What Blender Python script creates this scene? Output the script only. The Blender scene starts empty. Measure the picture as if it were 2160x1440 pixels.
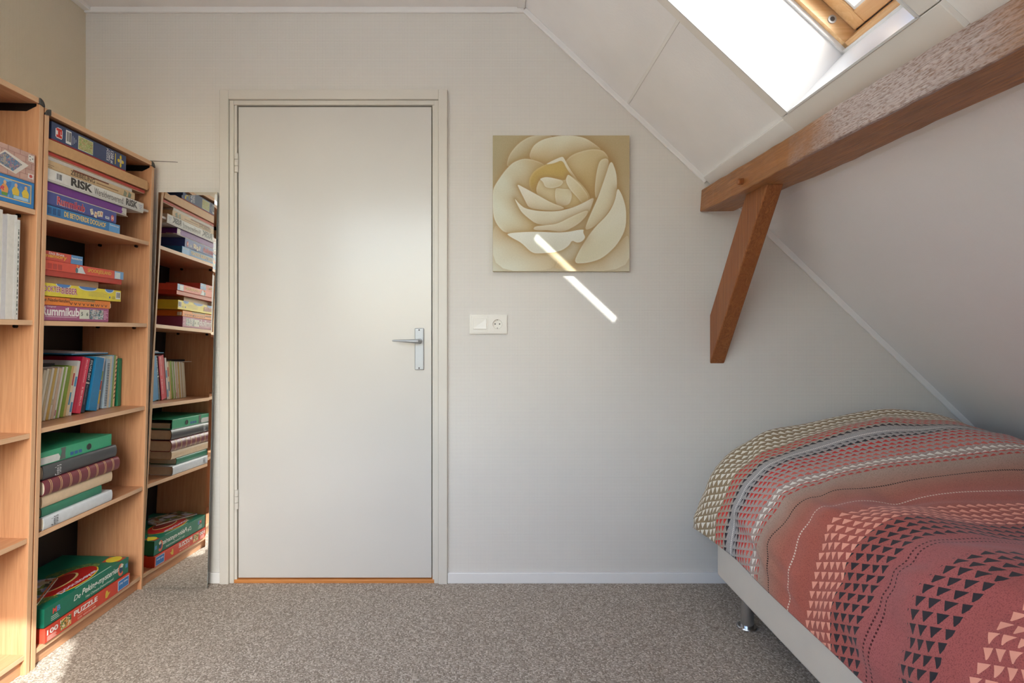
import bpy, bmesh, math, random
import numpy as np
from mathutils import Vector, Matrix

random.seed(7)
rng = np.random.default_rng(7)
sc = bpy.context.scene
COL = sc.collection

# ------------------------------------------------------------------ camera
cd = bpy.data.cameras.new('camera')
cam = bpy.data.objects.new('camera', cd)
COL.objects.link(cam)
cam.location = (0, 0, 1.065)
cam.rotation_euler = (math.radians(90), 0, 0)
cd.sensor_fit = 'HORIZONTAL'
cd.sensor_width = 36.0
cd.lens = 1200.0 / 2160.0 * 36.0
cd.shift_x = (1080 - 1032) / 2160.0
cd.shift_y = (700 - 720) / 2160.0
cd.clip_start = 0.02
sc.camera = cam

# ------------------------------------------------------------------ light and exposure
w = bpy.data.worlds.new('sky')
sc.world = w
w.use_nodes = True
wn = w.node_tree
wn.nodes.clear()
wo = wn.nodes.new('ShaderNodeOutputWorld')
wb = wn.nodes.new('ShaderNodeBackground')
wsky = wn.nodes.new('ShaderNodeTexSky')
wsky.sky_type = 'NISHITA'
wsky.sun_disc = False
wsky.sun_elevation = math.radians(37)
wsky.sun_rotation = math.atan2(0.484, -1.0)
wsky.air_density = 1.0
wsky.dust_density = 3.0
wsky.ozone_density = 1.0
wb.inputs[1].default_value = 2.5
wmul = wn.nodes.new('ShaderNodeMix')
wmul.data_type = 'RGBA'
wmul.blend_type = 'MULTIPLY'
wmul.inputs[0].default_value = 1.0
wmul.inputs[7].default_value = (0.925, 0.96, 1.0, 1)
wn.links.new(wsky.outputs[0], wmul.inputs[6])
wn.links.new(wmul.outputs[2], wb.inputs[0])
wn.links.new(wb.outputs[0], wo.inputs[0])

SUN_DIR = Vector((-0.484, 1.0, -0.838)).normalized()
sd = bpy.data.lights.new('sun', 'SUN')
sd.energy = 18.0
sd.angle = math.radians(0.55)
sd.color = (1.0, 0.98, 0.95)
so = bpy.data.objects.new('sun', sd)
COL.objects.link(so)
so.location = (3, -5, 6)
so.rotation_euler = SUN_DIR.to_track_quat('-Z', 'Y').to_euler()


def portal(name, loc, rot, sx, sy):
    l = bpy.data.lights.new(name, 'AREA')
    l.shape = 'RECTANGLE'
    l.size, l.size_y = sx, sy
    l.cycles.is_portal = True
    o = bpy.data.objects.new(name, l)
    COL.objects.link(o)
    o.location = loc
    o.rotation_euler = rot
    return o


sc.view_settings.view_transform = 'Standard'
sc.view_settings.look = 'None'
sc.view_settings.gamma = 1.0
sc.view_settings.use_curve_mapping = False
sc.view_settings.exposure = -0.80
sc.cycles.use_denoising = True
sc.cycles.max_bounces = 14
sc.cycles.diffuse_bounces = 10
sc.cycles.glossy_bounces = 6
sc.cycles.transparent_max_bounces = 12
sc.cycles.caustics_reflective = False
sc.cycles.caustics_refractive = False
sc.cycles.sample_clamp_indirect = 8.0


# ------------------------------------------------------------------ materials
def lin(r, g, b):
    f = lambda c: (c / 255 / 12.92) if c / 255 <= 0.04045 else ((c / 255 + 0.055) / 1.055) ** 2.4
    return (f(r), f(g), f(b), 1.0)


def newmat(name, rough=0.5, spec=0.5, metal=0.0):
    m = bpy.data.materials.new(name)
    m.use_nodes = True
    b = m.node_tree.nodes['Principled BSDF']
    b.inputs['Roughness'].default_value = rough
    b.inputs['Specular IOR Level'].default_value = spec
    b.inputs['Metallic'].default_value = metal
    return m, m.node_tree, b


def ramp(nt, stops, interp='LINEAR'):
    r = nt.nodes.new('ShaderNodeValToRGB')
    e = r.color_ramp.elements
    while len(e) > 1:
        e.remove(e[-1])
    e[0].position, e[0].color = stops[0]
    for p, c in stops[1:]:
        n = e.new(p)
        n.color = c
    r.color_ramp.interpolation = interp
    return r


def flat(name, rgb, rough=0.5, var=0.06, scale=40.0, spec=0.4, metal=0.0, bump=0.0, bscale=200.0, stretch=(1, 1, 1)):
    """plain colour with a little procedural variation"""
    m, nt, b = newmat(name, rough, spec, metal)
    tc = nt.nodes.new('ShaderNodeTexCoord')
    mp = nt.nodes.new('ShaderNodeMapping')
    mp.inputs['Scale'].default_value = stretch
    nt.links.new(tc.outputs['Object'], mp.inputs[0])
    n = nt.nodes.new('ShaderNodeTexNoise')
    n.inputs['Scale'].default_value = scale
    n.inputs['Detail'].default_value = 3
    nt.links.new(mp.outputs[0], n.inputs['Vector'])
    c = lin(*rgb)
    r = ramp(nt, [(0.3, tuple(x * (1 - var) for x in c[:3]) + (1,)), (0.7, tuple(min(1, x * (1 + var)) for x in c[:3]) + (1,))])
    nt.links.new(n.outputs['Fac'], r.inputs[0])
    nt.links.new(r.outputs[0], b.inputs['Base Color'])
    if bump:
        n2 = nt.nodes.new('ShaderNodeTexNoise')
        n2.inputs['Scale'].default_value = bscale
        n2.inputs['Detail'].default_value = 2
        nt.links.new(mp.outputs[0], n2.inputs['Vector'])
        bp = nt.nodes.new('ShaderNodeBump')
        bp.inputs['Strength'].default_value = bump
        bp.inputs['Distance'].default_value = 0.002
        nt.links.new(n2.outputs['Fac'], bp.inputs['Height'])
        nt.links.new(bp.outputs[0], b.inputs['Normal'])
    return m


class X:
    """tiny expression wrapper around Math nodes"""
    def __init__(s, nt, sock):
        s.nt, s.s = nt, sock

    def op(s, o, *a):
        n = s.nt.nodes.new('ShaderNodeMath')
        n.operation = o
        for i, v in enumerate((s,) + a):
            if isinstance(v, X):
                s.nt.links.new(v.s, n.inputs[i])
            else:
                n.inputs[i].default_value = v
        return X(s.nt, n.outputs[0])

    def __add__(s, o): return s.op('ADD', o)
    def __sub__(s, o): return s.op('SUBTRACT', o)
    def __mul__(s, o): return s.op('MULTIPLY', o)
    def __truediv__(s, o): return s.op('DIVIDE', o)
    def lt(s, o): return s.op('LESS_THAN', o)
    def gt(s, o): return s.op('GREATER_THAN', o)
    def fract(s): return s.op('FRACT')
    def floor(s): return s.op('FLOOR')
    def abs(s): return s.op('ABSOLUTE')
    def sin(s): return s.op('SINE')
    def mx(s, o): return s.op('MAXIMUM', o)


def mix(nt, fac, a, b):
    n = nt.nodes.new('ShaderNodeMix')
    n.data_type = 'RGBA'
    for sock, v in ((n.inputs[0], fac), (n.inputs[6], a), (n.inputs[7], b)):
        if isinstance(v, X):
            nt.links.new(v.s, sock)
        elif hasattr(v, 'is_output'):
            nt.links.new(v, sock)
        else:
            sock.default_value = v
    return n.outputs[2]


def wallpaper(name, rgb, strength=0.6, period=0.0052, axes='xz', rough=0.62):
    """painted woven glass-fibre wallpaper: fine diagonal weave in relief"""
    m, nt, b = newmat(name, rough, 0.3)
    tc = nt.nodes.new('ShaderNodeTexCoord')
    sep = nt.nodes.new('ShaderNodeSeparateXYZ')
    nt.links.new(tc.outputs['Object'], sep.inputs[0])
    a = X(nt, sep.outputs['XYZ'.index(axes[0].upper())])
    c = X(nt, sep.outputs['XYZ'.index(axes[1].upper())])
    k = 2 * math.pi / period
    h = (((a + c) * k * 0.72).sin() * ((a - c) * k * 0.72).sin())
    n = nt.nodes.new('ShaderNodeTexNoise')
    n.inputs['Scale'].default_value = 3.0
    n.inputs['Detail'].default_value = 4
    nt.links.new(tc.outputs['Object'], n.inputs['Vector'])
    cc = lin(*rgb)
    r = ramp(nt, [(0.3, tuple(x * 0.975 for x in cc[:3]) + (1,)), (0.7, cc)])
    nt.links.new(n.outputs['Fac'], r.inputs[0])
    nt.links.new(r.outputs[0], b.inputs['Base Color'])
    bp = nt.nodes.new('ShaderNodeBump')
    bp.inputs['Strength'].default_value = strength
    bp.inputs['Distance'].default_value = 0.0008
    nt.links.new(h.s, bp.inputs['Height'])
    nt.links.new(bp.outputs[0], b.inputs['Normal'])
    return m


def wood(name, c0, c1, grain='z', fine=90.0, rough=0.42, bump=0.0, c2=None, dist=1.2, spec=0.4, bdist=0.002, base=6.0):
    m, nt, b = newmat(name, rough, spec)
    tc = nt.nodes.new('ShaderNodeTexCoord')
    mp = nt.nodes.new('ShaderNodeMapping')
    s = [1.0, 1.0, 1.0]
    s['xyz'.index(grain)] = 0.045
    mp.inputs['Scale'].default_value = s
    nt.links.new(tc.outputs['Object'], mp.inputs[0])
    n = nt.nodes.new('ShaderNodeTexNoise')
    n.inputs['Scale'].default_value = fine
    n.inputs['Detail'].default_value = 6
    n.inputs['Roughness'].default_value = 0.6
    n.inputs['Distortion'].default_value = dist
    nt.links.new(mp.outputs[0], n.inputs['Vector'])
    n2 = nt.nodes.new('ShaderNodeTexNoise')
    n2.inputs['Scale'].default_value = base
    n2.inputs['Detail'].default_value = 4
    nt.links.new(mp.outputs[0], n2.inputs['Vector'])
    r = ramp(nt, [(0.3, lin(*c0)), (0.68, lin(*c1))])
    nt.links.new(n.outputs['Fac'], r.inputs[0])
    out = r.outputs[0]
    if c2:
        r2 = ramp(nt, [(0.42, (0, 0, 0, 1)), (0.66, (1, 1, 1, 1))])
        nt.links.new(n2.outputs['Fac'], r2.inputs[0])
        out = mix(nt, X(nt, r2.outputs[0]) * 0.7, out, lin(*c2))
    nt.links.new(out, b.inputs['Base Color'])
    if bump:
        bp = nt.nodes.new('ShaderNodeBump')
        bp.inputs['Strength'].default_value = bump
        bp.inputs['Distance'].default_value = bdist
        nt.links.new(n.outputs['Fac'], bp.inputs['Height'])
        nt.links.new(bp.outputs[0], b.inputs['Normal'])
    return m


def picture_mat(name, cols, scale=90.0, rough=0.4):
    """small printed picture: irregular patches of the given colours"""
    m, nt, b = newmat(name, rough, 0.4)
    tc = nt.nodes.new('ShaderNodeTexCoord')
    n = nt.nodes.new('ShaderNodeTexNoise')
    n.inputs['Scale'].default_value = scale * 0.6
    n.inputs['Detail'].default_value = 3
    nt.links.new(tc.outputs['Object'], n.inputs['Vector'])
    v = nt.nodes.new('ShaderNodeTexVoronoi')
    v.inputs['Scale'].default_value = scale
    nt.links.new(mix(nt, 0.06, tc.outputs['Object'], n.outputs['Color']), v.inputs['Vector'])
    sep = nt.nodes.new('ShaderNodeSeparateColor')
    nt.links.new(v.outputs['Color'], sep.inputs[0])
    k = len(cols)
    r = ramp(nt, [(i / k, lin(*c)) for i, c in enumerate(cols)], 'CONSTANT')
    nt.links.new(sep.outputs[0], r.inputs[0])
    nt.links.new(r.outputs[0], b.inputs['Base Color'])
    return m


def glass_mat(name):
    m = bpy.data.materials.new(name)
    m.use_nodes = True
    nt = m.node_tree
    nt.nodes.clear()
    o = nt.nodes.new('ShaderNodeOutputMaterial')
    t = nt.nodes.new('ShaderNodeBsdfTransparent')
    t.inputs[0].default_value = (0.95, 0.97, 0.96, 1)
    g = nt.nodes.new('ShaderNodeBsdfGlossy')
    g.inputs['Roughness'].default_value = 0.02
    lw = nt.nodes.new('ShaderNodeLayerWeight')
    f = X(nt, lw.outputs['Facing']).op('POWER', 5.0) * 0.9 + 0.04
    mx = nt.nodes.new('ShaderNodeMixShader')
    nt.links.new(f.s, mx.inputs[0])
    nt.links.new(t.outputs[0], mx.inputs[1])
    nt.links.new(g.outputs[0], mx.inputs[2])
    nt.links.new(mx.outputs[0], o.inputs[0])
    return m


M = {}
M['wall'] = wallpaper('back_wallpaper', (228, 224, 218))
M['wall_left'] = wallpaper('left_wallpaper', (222, 213, 192), axes='yz')
M['wall_low'] = wallpaper('sloped_wallpaper', (238, 237, 238), axes='yz', strength=0.3)
M['ceil'] = flat('ceiling_paint', (238, 236, 234), 0.7, 0.02, 6, bump=0.25, bscale=160)
M['panel'] = flat('roof_panel_paint', (240, 239, 239), 0.6, 0.02, 6, bump=0.3, bscale=120)
M['plaster'] = flat('rough_plaster', (236, 235, 233), 0.8, 0.03, 10, bump=0.9, bscale=40)
M['trim'] = flat('trim_gloss', (234, 233, 231), 0.32, 0.02, 8)
M['casing'] = flat('casing_gloss', (226, 222, 216), 0.3, 0.03, 5)
M['lining'] = flat('lining_white', (214, 214, 214), 0.35, 0.01, 5)
M['door'] = flat('door_paint', (212, 210, 205), 0.22, 0.015, 2.5, spec=0.5, bump=0.08, bscale=60)
M['frame'] = flat('door_frame_paint', (216, 212, 203), 0.33, 0.02, 4)
M['threshold'] = wood('threshold_wood', (190, 120, 60), (215, 150, 88), 'x')
M['beech'] = wood('beech_upright', (184, 132, 95), (206, 156, 118), 'z', 95, 0.38)
M['beech_y'] = wood('beech_shelf', (183, 131, 95), (206, 156, 119), 'y', 95, 0.36)
M['edge_z'] = wood('beech_edge_upright', (205, 160, 120), (222, 180, 142), 'z', 140, 0.4)
M['edge_y'] = wood('beech_edge_shelf', (208, 166, 128), (224, 186, 150), 'y', 140, 0.4)
M['black'] = flat('black_backing', (22, 20, 20), 0.6, 0.1)
M['blackmetal'] = flat('black_metal', (18, 18, 20), 0.35, 0.1)
M['cap'] = flat('cap_plastic', (62, 62, 62), 0.45, 0.05)
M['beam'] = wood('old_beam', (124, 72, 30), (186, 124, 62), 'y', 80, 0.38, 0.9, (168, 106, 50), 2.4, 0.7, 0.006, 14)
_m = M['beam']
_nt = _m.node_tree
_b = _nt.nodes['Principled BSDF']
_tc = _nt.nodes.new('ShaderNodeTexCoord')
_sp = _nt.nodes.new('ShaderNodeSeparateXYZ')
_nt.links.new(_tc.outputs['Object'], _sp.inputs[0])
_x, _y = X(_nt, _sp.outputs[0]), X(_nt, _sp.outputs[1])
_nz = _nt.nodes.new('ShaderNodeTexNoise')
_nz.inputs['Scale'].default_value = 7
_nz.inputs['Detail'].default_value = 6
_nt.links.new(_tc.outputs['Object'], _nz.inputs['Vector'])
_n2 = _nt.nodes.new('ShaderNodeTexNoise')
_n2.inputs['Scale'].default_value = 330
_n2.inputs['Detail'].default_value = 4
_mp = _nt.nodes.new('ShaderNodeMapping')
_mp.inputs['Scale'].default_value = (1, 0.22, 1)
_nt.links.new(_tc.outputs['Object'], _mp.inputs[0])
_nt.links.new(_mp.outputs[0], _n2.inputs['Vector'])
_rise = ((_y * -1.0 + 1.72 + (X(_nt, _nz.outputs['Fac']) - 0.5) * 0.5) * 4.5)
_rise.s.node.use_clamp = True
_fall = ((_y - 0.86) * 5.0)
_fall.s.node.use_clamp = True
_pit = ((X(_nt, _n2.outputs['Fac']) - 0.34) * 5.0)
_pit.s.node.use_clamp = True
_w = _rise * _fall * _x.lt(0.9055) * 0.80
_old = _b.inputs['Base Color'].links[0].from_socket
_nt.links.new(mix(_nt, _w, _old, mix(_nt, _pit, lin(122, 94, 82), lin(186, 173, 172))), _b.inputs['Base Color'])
M['brace'] = wood('old_brace', (120, 66, 32), (168, 106, 58), 'z', 60, 0.45, 0.7, (146, 86, 44), 2.0, 0.5, 0.004, 12)
M['pine'] = wood('pine', (200, 158, 108), (224, 190, 146), 'x', 45, 0.3, 0.0, (186, 138, 88), 1.6)
M['pine_y'] = wood('pine_rail', (200, 158, 108), (224, 190, 146), 'y', 45, 0.3, 0.0, (186, 138, 88), 1.6)
M['seal'] = flat('rubber_seal', (70, 64, 62), 0.6)
M['flash'] = flat('outer_flashing', (90, 92, 96), 0.5)
M['glass'] = glass_mat('window_glass')
M['chrome'] = flat('satin_chrome', (205, 208, 212), 0.22, 0.02, 20, metal=1.0)
M['alu'] = flat('brushed_aluminium', (176, 179, 182), 0.45, 0.03, 30, metal=0.55)
M['socket'] = flat('socket_plastic', (230, 227, 219), 0.25, 0.01, 10)
M['dark'] = flat('dark_hole', (25, 22, 20), 0.7)
M['mirror'], _nt, _b = newmat('mirror_silver', 0.015, 0.5, 1.0)
_b.inputs['Base Color'].default_value = (0.90, 0.91, 0.90, 1)
M['mirror_edge'] = flat('mirror_edge', (170, 180, 178), 0.12, 0.02, metal=0.6)
M['bedbase'] = flat('bed_leatherette', (218, 212, 202), 0.5, 0.02, 12, bump=0.1, bscale=250)
M['mattress'] = flat('mattress_cloth', (225, 222, 215), 0.8)


def carpet_mat():
    m, nt, b = newmat('loop_carpet', 0.95, 0.08)
    tc = nt.nodes.new('ShaderNodeTexCoord')
    v = nt.nodes.new('ShaderNodeTexVoronoi')
    v.inputs['Scale'].default_value = 190
    v.inputs['Randomness'].default_value = 0.5
    nt.links.new(tc.outputs['Object'], v.inputs['Vector'])
    sep = nt.nodes.new('ShaderNodeSeparateColor')
    nt.links.new(v.outputs['Color'], sep.inputs[0])
    r = ramp(nt, [(0.0, lin(154, 143, 131)), (0.45, lin(181, 170, 158)), (0.8, lin(198, 188, 177)), (1.0, lin(220, 212, 202))])
    nt.links.new(sep.outputs[0], r.inputs[0])
    n = nt.nodes.new('ShaderNodeTexNoise')
    n.inputs['Scale'].default_value = 4
    nt.links.new(tc.outputs['Object'], n.inputs['Vector'])
    dk = ramp(nt, [(0.0, (1, 1, 1, 1)), (0.35, (1, 1, 1, 1)), (0.75, (0.5, 0.49, 0.48, 1))])
    nt.links.new(v.outputs['Distance'], dk.inputs[0])
    mm = nt.nodes.new('ShaderNodeMix')
    mm.data_type = 'RGBA'
    mm.blend_type = 'MULTIPLY'
    mm.inputs[0].default_value = 0.75
    nt.links.new(r.outputs[0], mm.inputs[6])
    nt.links.new(dk.outputs[0], mm.inputs[7])
    nt.links.new(mm.outputs[2], b.inputs['Base Color'])
    bp = nt.nodes.new('ShaderNodeBump')
    bp.invert = True
    bp.inputs['Strength'].default_value = 0.6
    bp.inputs['Distance'].default_value = 0.003
    nt.links.new(v.outputs['Distance'], bp.inputs['Height'])
    nt.links.new(bp.outputs[0], b.inputs['Normal'])
    return m


M['carpet'] = carpet_mat()
_pc = {}


def paper(rgb, rough=0.4):
    """printed card or paper of one colour"""
    k = tuple(rgb) + (rough,)
    if k not in _pc:
        _pc[k] = flat('print_%d_%d_%d' % tuple(rgb), rgb, rough, 0.05, 60)
    return _pc[k]


# ------------------------------------------------------------------ mesh helpers
class MB:
    def __init__(s):
        s.v, s.f = [], []

    def add(s, vs, fs):
        o = len(s.v)
        s.v += [tuple(p) for p in vs]
        s.f += [tuple(i + o for i in f) for f in fs]
        return s

    def box(s, x0, x1, y0, y1, z0, z1):
        return s.add([(x, y, z) for x in (x0, x1) for y in (y0, y1) for z in (z0, z1)],
                     [(0, 1, 3, 2), (4, 6, 7, 5), (0, 4, 5, 1), (2, 3, 7, 6), (0, 2, 6, 4), (1, 5, 7, 3)])

    def prism(s, poly, axis, a, b):
        """poly: list of 2-D points in the plane of the other two axes, in x<y<z order"""
        def P(p, t):
            q = list(p)
            q.insert('xyz'.index(axis), t)
            return tuple(q)
        n = len(poly)
        vs = [P(p, a) for p in poly] + [P(p, b) for p in poly]
        fs = [tuple(range(n)), tuple(range(2 * n - 1, n - 1, -1))]
        fs += [(i, (i + 1) % n, n + (i + 1) % n, n + i) for i in range(n)]
        return s.add(vs, fs)

    def hexa(s, pts):
        """8 points: bottom ring 0-3, top ring 4-7"""
        return s.add(pts, [(0, 3, 2, 1), (4, 5, 6, 7), (0, 1, 5, 4), (1, 2, 6, 5), (2, 3, 7, 6), (3, 0, 4, 7)])

    def tube(s, pts, rads, n=12):
        rings = []
        vs, fs = [], []
        for i, p in enumerate(pts):
            p = Vector(p)
            d = (Vector(pts[min(i + 1, len(pts) - 1)]) - Vector(pts[max(i - 1, 0)])).normalized()
            u = d.orthogonal().normalized() if i == 0 else (u - d * u.dot(d)).normalized()
            w_ = d.cross(u)
            r = rads[i] if isinstance(rads, (list, tuple)) else rads
            vs += [p + (u * math.cos(2 * math.pi * k / n) + w_ * math.sin(2 * math.pi * k / n)) * r for k in range(n)]
        for i in range(len(pts) - 1):
            fs += [(i * n + k, i * n + (k + 1) % n, (i + 1) * n + (k + 1) % n, (i + 1) * n + k) for k in range(n)]
        fs += [tuple(range(n - 1, -1, -1)), tuple(range((len(pts) - 1) * n, len(pts) * n))]
        return s.add(vs, fs)

    def mesh(s, name):
        me = bpy.data.meshes.new(name)
        me.from_pydata(s.v, [], s.f)
        bm = bmesh.new()
        bm.from_mesh(me)
        bmesh.ops.recalc_face_normals(bm, faces=bm.faces)
        bm.to_mesh(me)
        bm.free()
        return me


def obj(name, mb, mat, parent=None, bevel=0.0, smooth=False, label=None, seg=2):
    me = mb.mesh(name) if isinstance(mb, MB) else mb
    if mat is not None:
        me.materials.append(mat)
    o = bpy.data.objects.new(name, me)
    COL.objects.link(o)
    if parent is not None:
        o.parent = parent
    if bevel:
        b = o.modifiers.new('bevel', 'BEVEL')
        b.width = bevel
        b.segments = seg
        b.limit_method = 'ANGLE'
    if smooth:
        for p in me.polygons:
            p.use_smooth = True
        es = o.modifiers.new('split', 'EDGE_SPLIT')
        es.split_angle = math.radians(42)
    if label:
        o['label'] = label
    return o


def tag(o, label, cat, group=None):
    o['label'] = label
    o['category'] = cat
    if group:
        o['group'] = group
    return o


def thing(name, label, cat, mat4=None, group=None):
    o = bpy.data.objects.new(name, None)
    o.empty_display_size = 0.05
    COL.objects.link(o)
    if mat4 is not None:
        o.matrix_world = mat4
    return tag(o, label, cat, group)


def struct(name, mb, mat, parent=None, bevel=0.0, smooth=False):
    o = obj(name, mb, mat, parent, bevel, smooth)
    if parent is None:
        o['kind'] = 'structure'
    return o


def struct_root(name):
    o = bpy.data.objects.new(name, None)
    COL.objects.link(o)
    o['kind'] = 'structure'
    return o


def text(parent, s, mat, y, z, wd, ht, x=0.0006, rot=0, bold=0.0, shear=0.0, top=False, name='lettering', spacing=1.0):
    """flat lettering fitted into wd x ht; on a front face (facing +x, read along +y) or on a top face"""
    cu = bpy.data.curves.new('lettering', 'FONT')
    cu.body = s
    cu.resolution_u = 3
    cu.offset = bold
    cu.shear = shear
    cu.space_character = spacing
    to = bpy.data.objects.new('tmp', cu)
    COL.objects.link(to)
    dg = bpy.context.evaluated_depsgraph_get()
    me = bpy.data.meshes.new_from_object(to.evaluated_get(dg))
    bpy.data.objects.remove(to)
    n = len(me.vertices)
    co = np.zeros(n * 3)
    me.vertices.foreach_get('co', co)
    co = co.reshape(-1, 3)
    a, b = co[:, 0].copy(), co[:, 1].copy()
    a = (a - a.min()) / max(1e-6, a.max() - a.min())
    b = (b - b.min()) / max(1e-6, b.max() - b.min())
    if rot == 90:
        a, b = 1 - b, a
    elif rot == -90:
        a, b = b, 1 - a
    elif rot == 180:
        a, b = 1 - a, 1 - b
    if top:
        co = np.stack([z - 0 * a + (b * ht - ht), y + a * wd, x + 0 * a], 1)
    else:
        co = np.stack([x + 0 * a, y + a * wd, z + b * ht], 1)
    me.vertices.foreach_set('co', co.ravel())
    me.materials.clear()
    me.update()
    return obj(name, me, mat, parent)


def prt(parent, mat, y0, y1, z0, z1, x=0.0003, name='printed_panel', label=None):
    """thin printed patch on a front face"""
    return obj(name, MB().box(x - 0.0002, x + 0.0001, y0, y1, z0, z1), mat, parent, label=label)


def poly_print(parent, mat, pts, x=0.0004, name='printed_shape', top=False):
    """thin printed shape on a front face (points y,z) or on a top face (points x,y at height x)"""
    mb = MB()
    if top:
        mb.prism(pts, 'z', x - 0.0002, x + 0.0001)
    else:
        mb.prism(pts, 'x', x - 0.0002, x + 0.0001)
    return obj(name, mb, mat, parent)


def ell(cx, cy, rx, ry, n=24, a0=0, a1=360):
    return [(cx + rx * math.cos(math.radians(a0 + (a1 - a0) * k / (n if a1 - a0 >= 360 else n - 1))),
             cy + ry * math.sin(math.radians(a0 + (a1 - a0) * k / (n if a1 - a0 >= 360 else n - 1)))) for k in range(n)]


def barcode(parent, y0, y1, z0, z1, x=0.0003):
    p = prt(parent, paper((225, 226, 226)), y0, y1, z0, z1, x, 'barcode')
    mb = MB()
    y = y0 + (y1 - y0) * 0.12
    r = random.Random(3)
    while y < y1 - (y1 - y0) * 0.12:
        t = r.choice((0.0009, 0.0014, 0.002))
        mb.box(x + 0.0001, x + 0.0003, y, y + t, z0 + (z1 - z0) * 0.18, z1 - (z1 - z0) * 0.1)
        y += t + r.choice((0.0008, 0.0013, 0.002))
    obj('bars', mb, paper((70, 72, 76)), p)['kind'] = 'stuff'
    return p


# ================================================================== SHELL
WY = 2.419          # face of the back wall
RY = -0.55          # face of the wall behind the camera
LX = -1.716         # face of the left wall
OX, OZ = 0.906, 1.733
ET = Vector((1, 0, -0.94)).normalized()
EN = Vector((0.94, 0, 1)).normalized()


def S(t, y, n):
    p = Vector((OX, 0, OZ)) + ET * t + EN * n
    return (p.x, y, p.z)


def sbox(mb, t0, t1, y0, y1, n0, n1):
    return mb.hexa([S(t0, y0, n0), S(t1, y0, n0), S(t1, y1, n0), S(t0, y1, n0), S(t0, y0, n1), S(t1, y0, n1), S(t1, y1, n1), S(t0, y1, n1)])


def low(x, off=0.0):
    return 1.452 - 0.959 * (x - 1.236) + off


struct('floor', MB().box(LX - 0.1, 2.9, RY - 0.1, WY + 0.25, -0.06, 0.0), M['carpet'])

struct('ground', MB().box(-70, 60, -90, 60, -2.95, -2.85), flat('added_paving', (186, 182, 174), 0.9, 0.1, 0.5))  # unseen ground outside, added to bounce daylight up into the room

# back wall with its door opening, following the roof
DX0, DX1, DZ = -1.100, -0.216, 2.046
bw = MB()
bw.box(LX - 0.1, DX0, WY, WY + 0.12, 0, 2.52)
bw.box(DX0, DX1, WY, WY + 0.12, DZ, 2.52)
bw.box(DX1, 0.151, WY, WY + 0.12, 0, 2.52)
bw.prism([(0.151, 0), (2.75, 0), (2.75, 0.06), (1.0, 1.74), (0.151, 2.52)], 'y', WY, WY + 0.12)
struct('wall_back', bw, M['wall'])
lw_ = MB()
UY0, UY1, UZ0, UZ1 = -0.32, 0.92, 0.80, 2.15
lw_.box(LX - 0.1, LX, RY - 0.1, UY0, 0, 2.52)
lw_.box(LX - 0.1, LX, UY1, WY + 0.12, 0, 2.52)
lw_.box(LX - 0.1, LX, UY0, UY1, 0, UZ0)
lw_.box(LX - 0.1, LX, UY0, UY1, UZ1, 2.52)
struct('wall_left', lw_, M['wall_left'])
w3 = struct_root('added_window')  # unseen window, added to light the sloping wall and the bed
mb = MB()
for a in ((UY0, UY0 + 0.05, UZ0, UZ1), (UY1 - 0.05, UY1, UZ0, UZ1), (UY0 + 0.05, UY1 - 0.05, UZ0, UZ0 + 0.05), (UY0 + 0.05, UY1 - 0.05, UZ1 - 0.05, UZ1)):
    mb.box(LX - 0.09, LX - 0.04, a[0], a[1], a[2], a[3])
obj('window_frame', mb, M['trim'], w3)
obj('window_pane', MB().box(LX - 0.068, LX - 0.064, UY0 + 0.05, UY1 - 0.05, UZ0 + 0.05, UZ1 - 0.05), M['glass'], w3)
portal('daylight_added_window', (LX - 0.12, (UY0 + UY1) / 2, (UZ0 + UZ1) / 2), (math.radians(90), 0, math.radians(-90)), UY1 - UY0, UZ1 - UZ0)
struct('wall_right', MB().box(2.2, 2.3, RY - 0.1, WY + 0.12, 0, 0.56), M['wall_low'])

# the wall behind the camera, with the window the second patch of sun comes through
VX0, VX1, VZ0, VZ1 = -1.55, -0.115, 0.75, 2.23
rw = MB()
rw.box(LX - 0.1, VX0, RY - 0.1, RY, 0, 2.52)
rw.box(VX0, VX1, RY - 0.1, RY, 0, VZ0)
rw.box(VX0, VX1, RY - 0.1, RY, VZ1, 2.52)
rw.box(VX1, 0.151, RY - 0.1, RY, 0, 2.52)
rw.prism([(0.151, 0), (2.75, 0), (2.75, 0.06), (1.0, 1.74), (0.151, 2.52)], 'y', RY - 0.1, RY)
struct('wall_rear', rw, M['wall'])
w2 = struct_root('window_2')
mb = MB()
for a in ((VX0, VX0 + 0.05, VZ0, VZ1), (VX1 - 0.05, VX1, VZ0, VZ1), (VX0 + 0.05, VX1 - 0.05, VZ0, VZ0 + 0.05), (VX0 + 0.05, VX1 - 0.05, VZ1 - 0.05, VZ1)):
    mb.box(a[0], a[1], RY - 0.09, RY - 0.04, a[2], a[3])
obj('window_frame', mb, M['trim'], w2)
obj('window_pane', MB().box(VX0 + 0.05, VX1 - 0.05, RY - 0.068, RY - 0.064, VZ0 + 0.05, VZ1 - 0.05), M['glass'], w2)
portal('daylight_window', ((VX0 + VX1) / 2, RY - 0.12, (VZ0 + VZ1) / 2), (math.radians(90), 0, 0), VX1 - VX0, VZ1 - VZ0)

# flat ceiling with two panels
struct('ceiling', MB().box(LX - 0.1, 0.17, RY - 0.1, WY + 0.12, 2.442, 2.52), M['ceil'])

# upper roof slope: panels round the skylight opening
SY0, SY1, ST0 = 1.189, 1.707, -0.66
roof = struct_root('ceiling_slope')
g = 0.0012
TJ = -0.437


def rpanel(t0, t1, y0, y1, mat=None, name='roof_panel'):
    obj(name, sbox(MB(), t0 + g, t1 - g, y0, y1, 0.0, 0.02), mat or M['panel'], roof, bevel=0.002)


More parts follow.
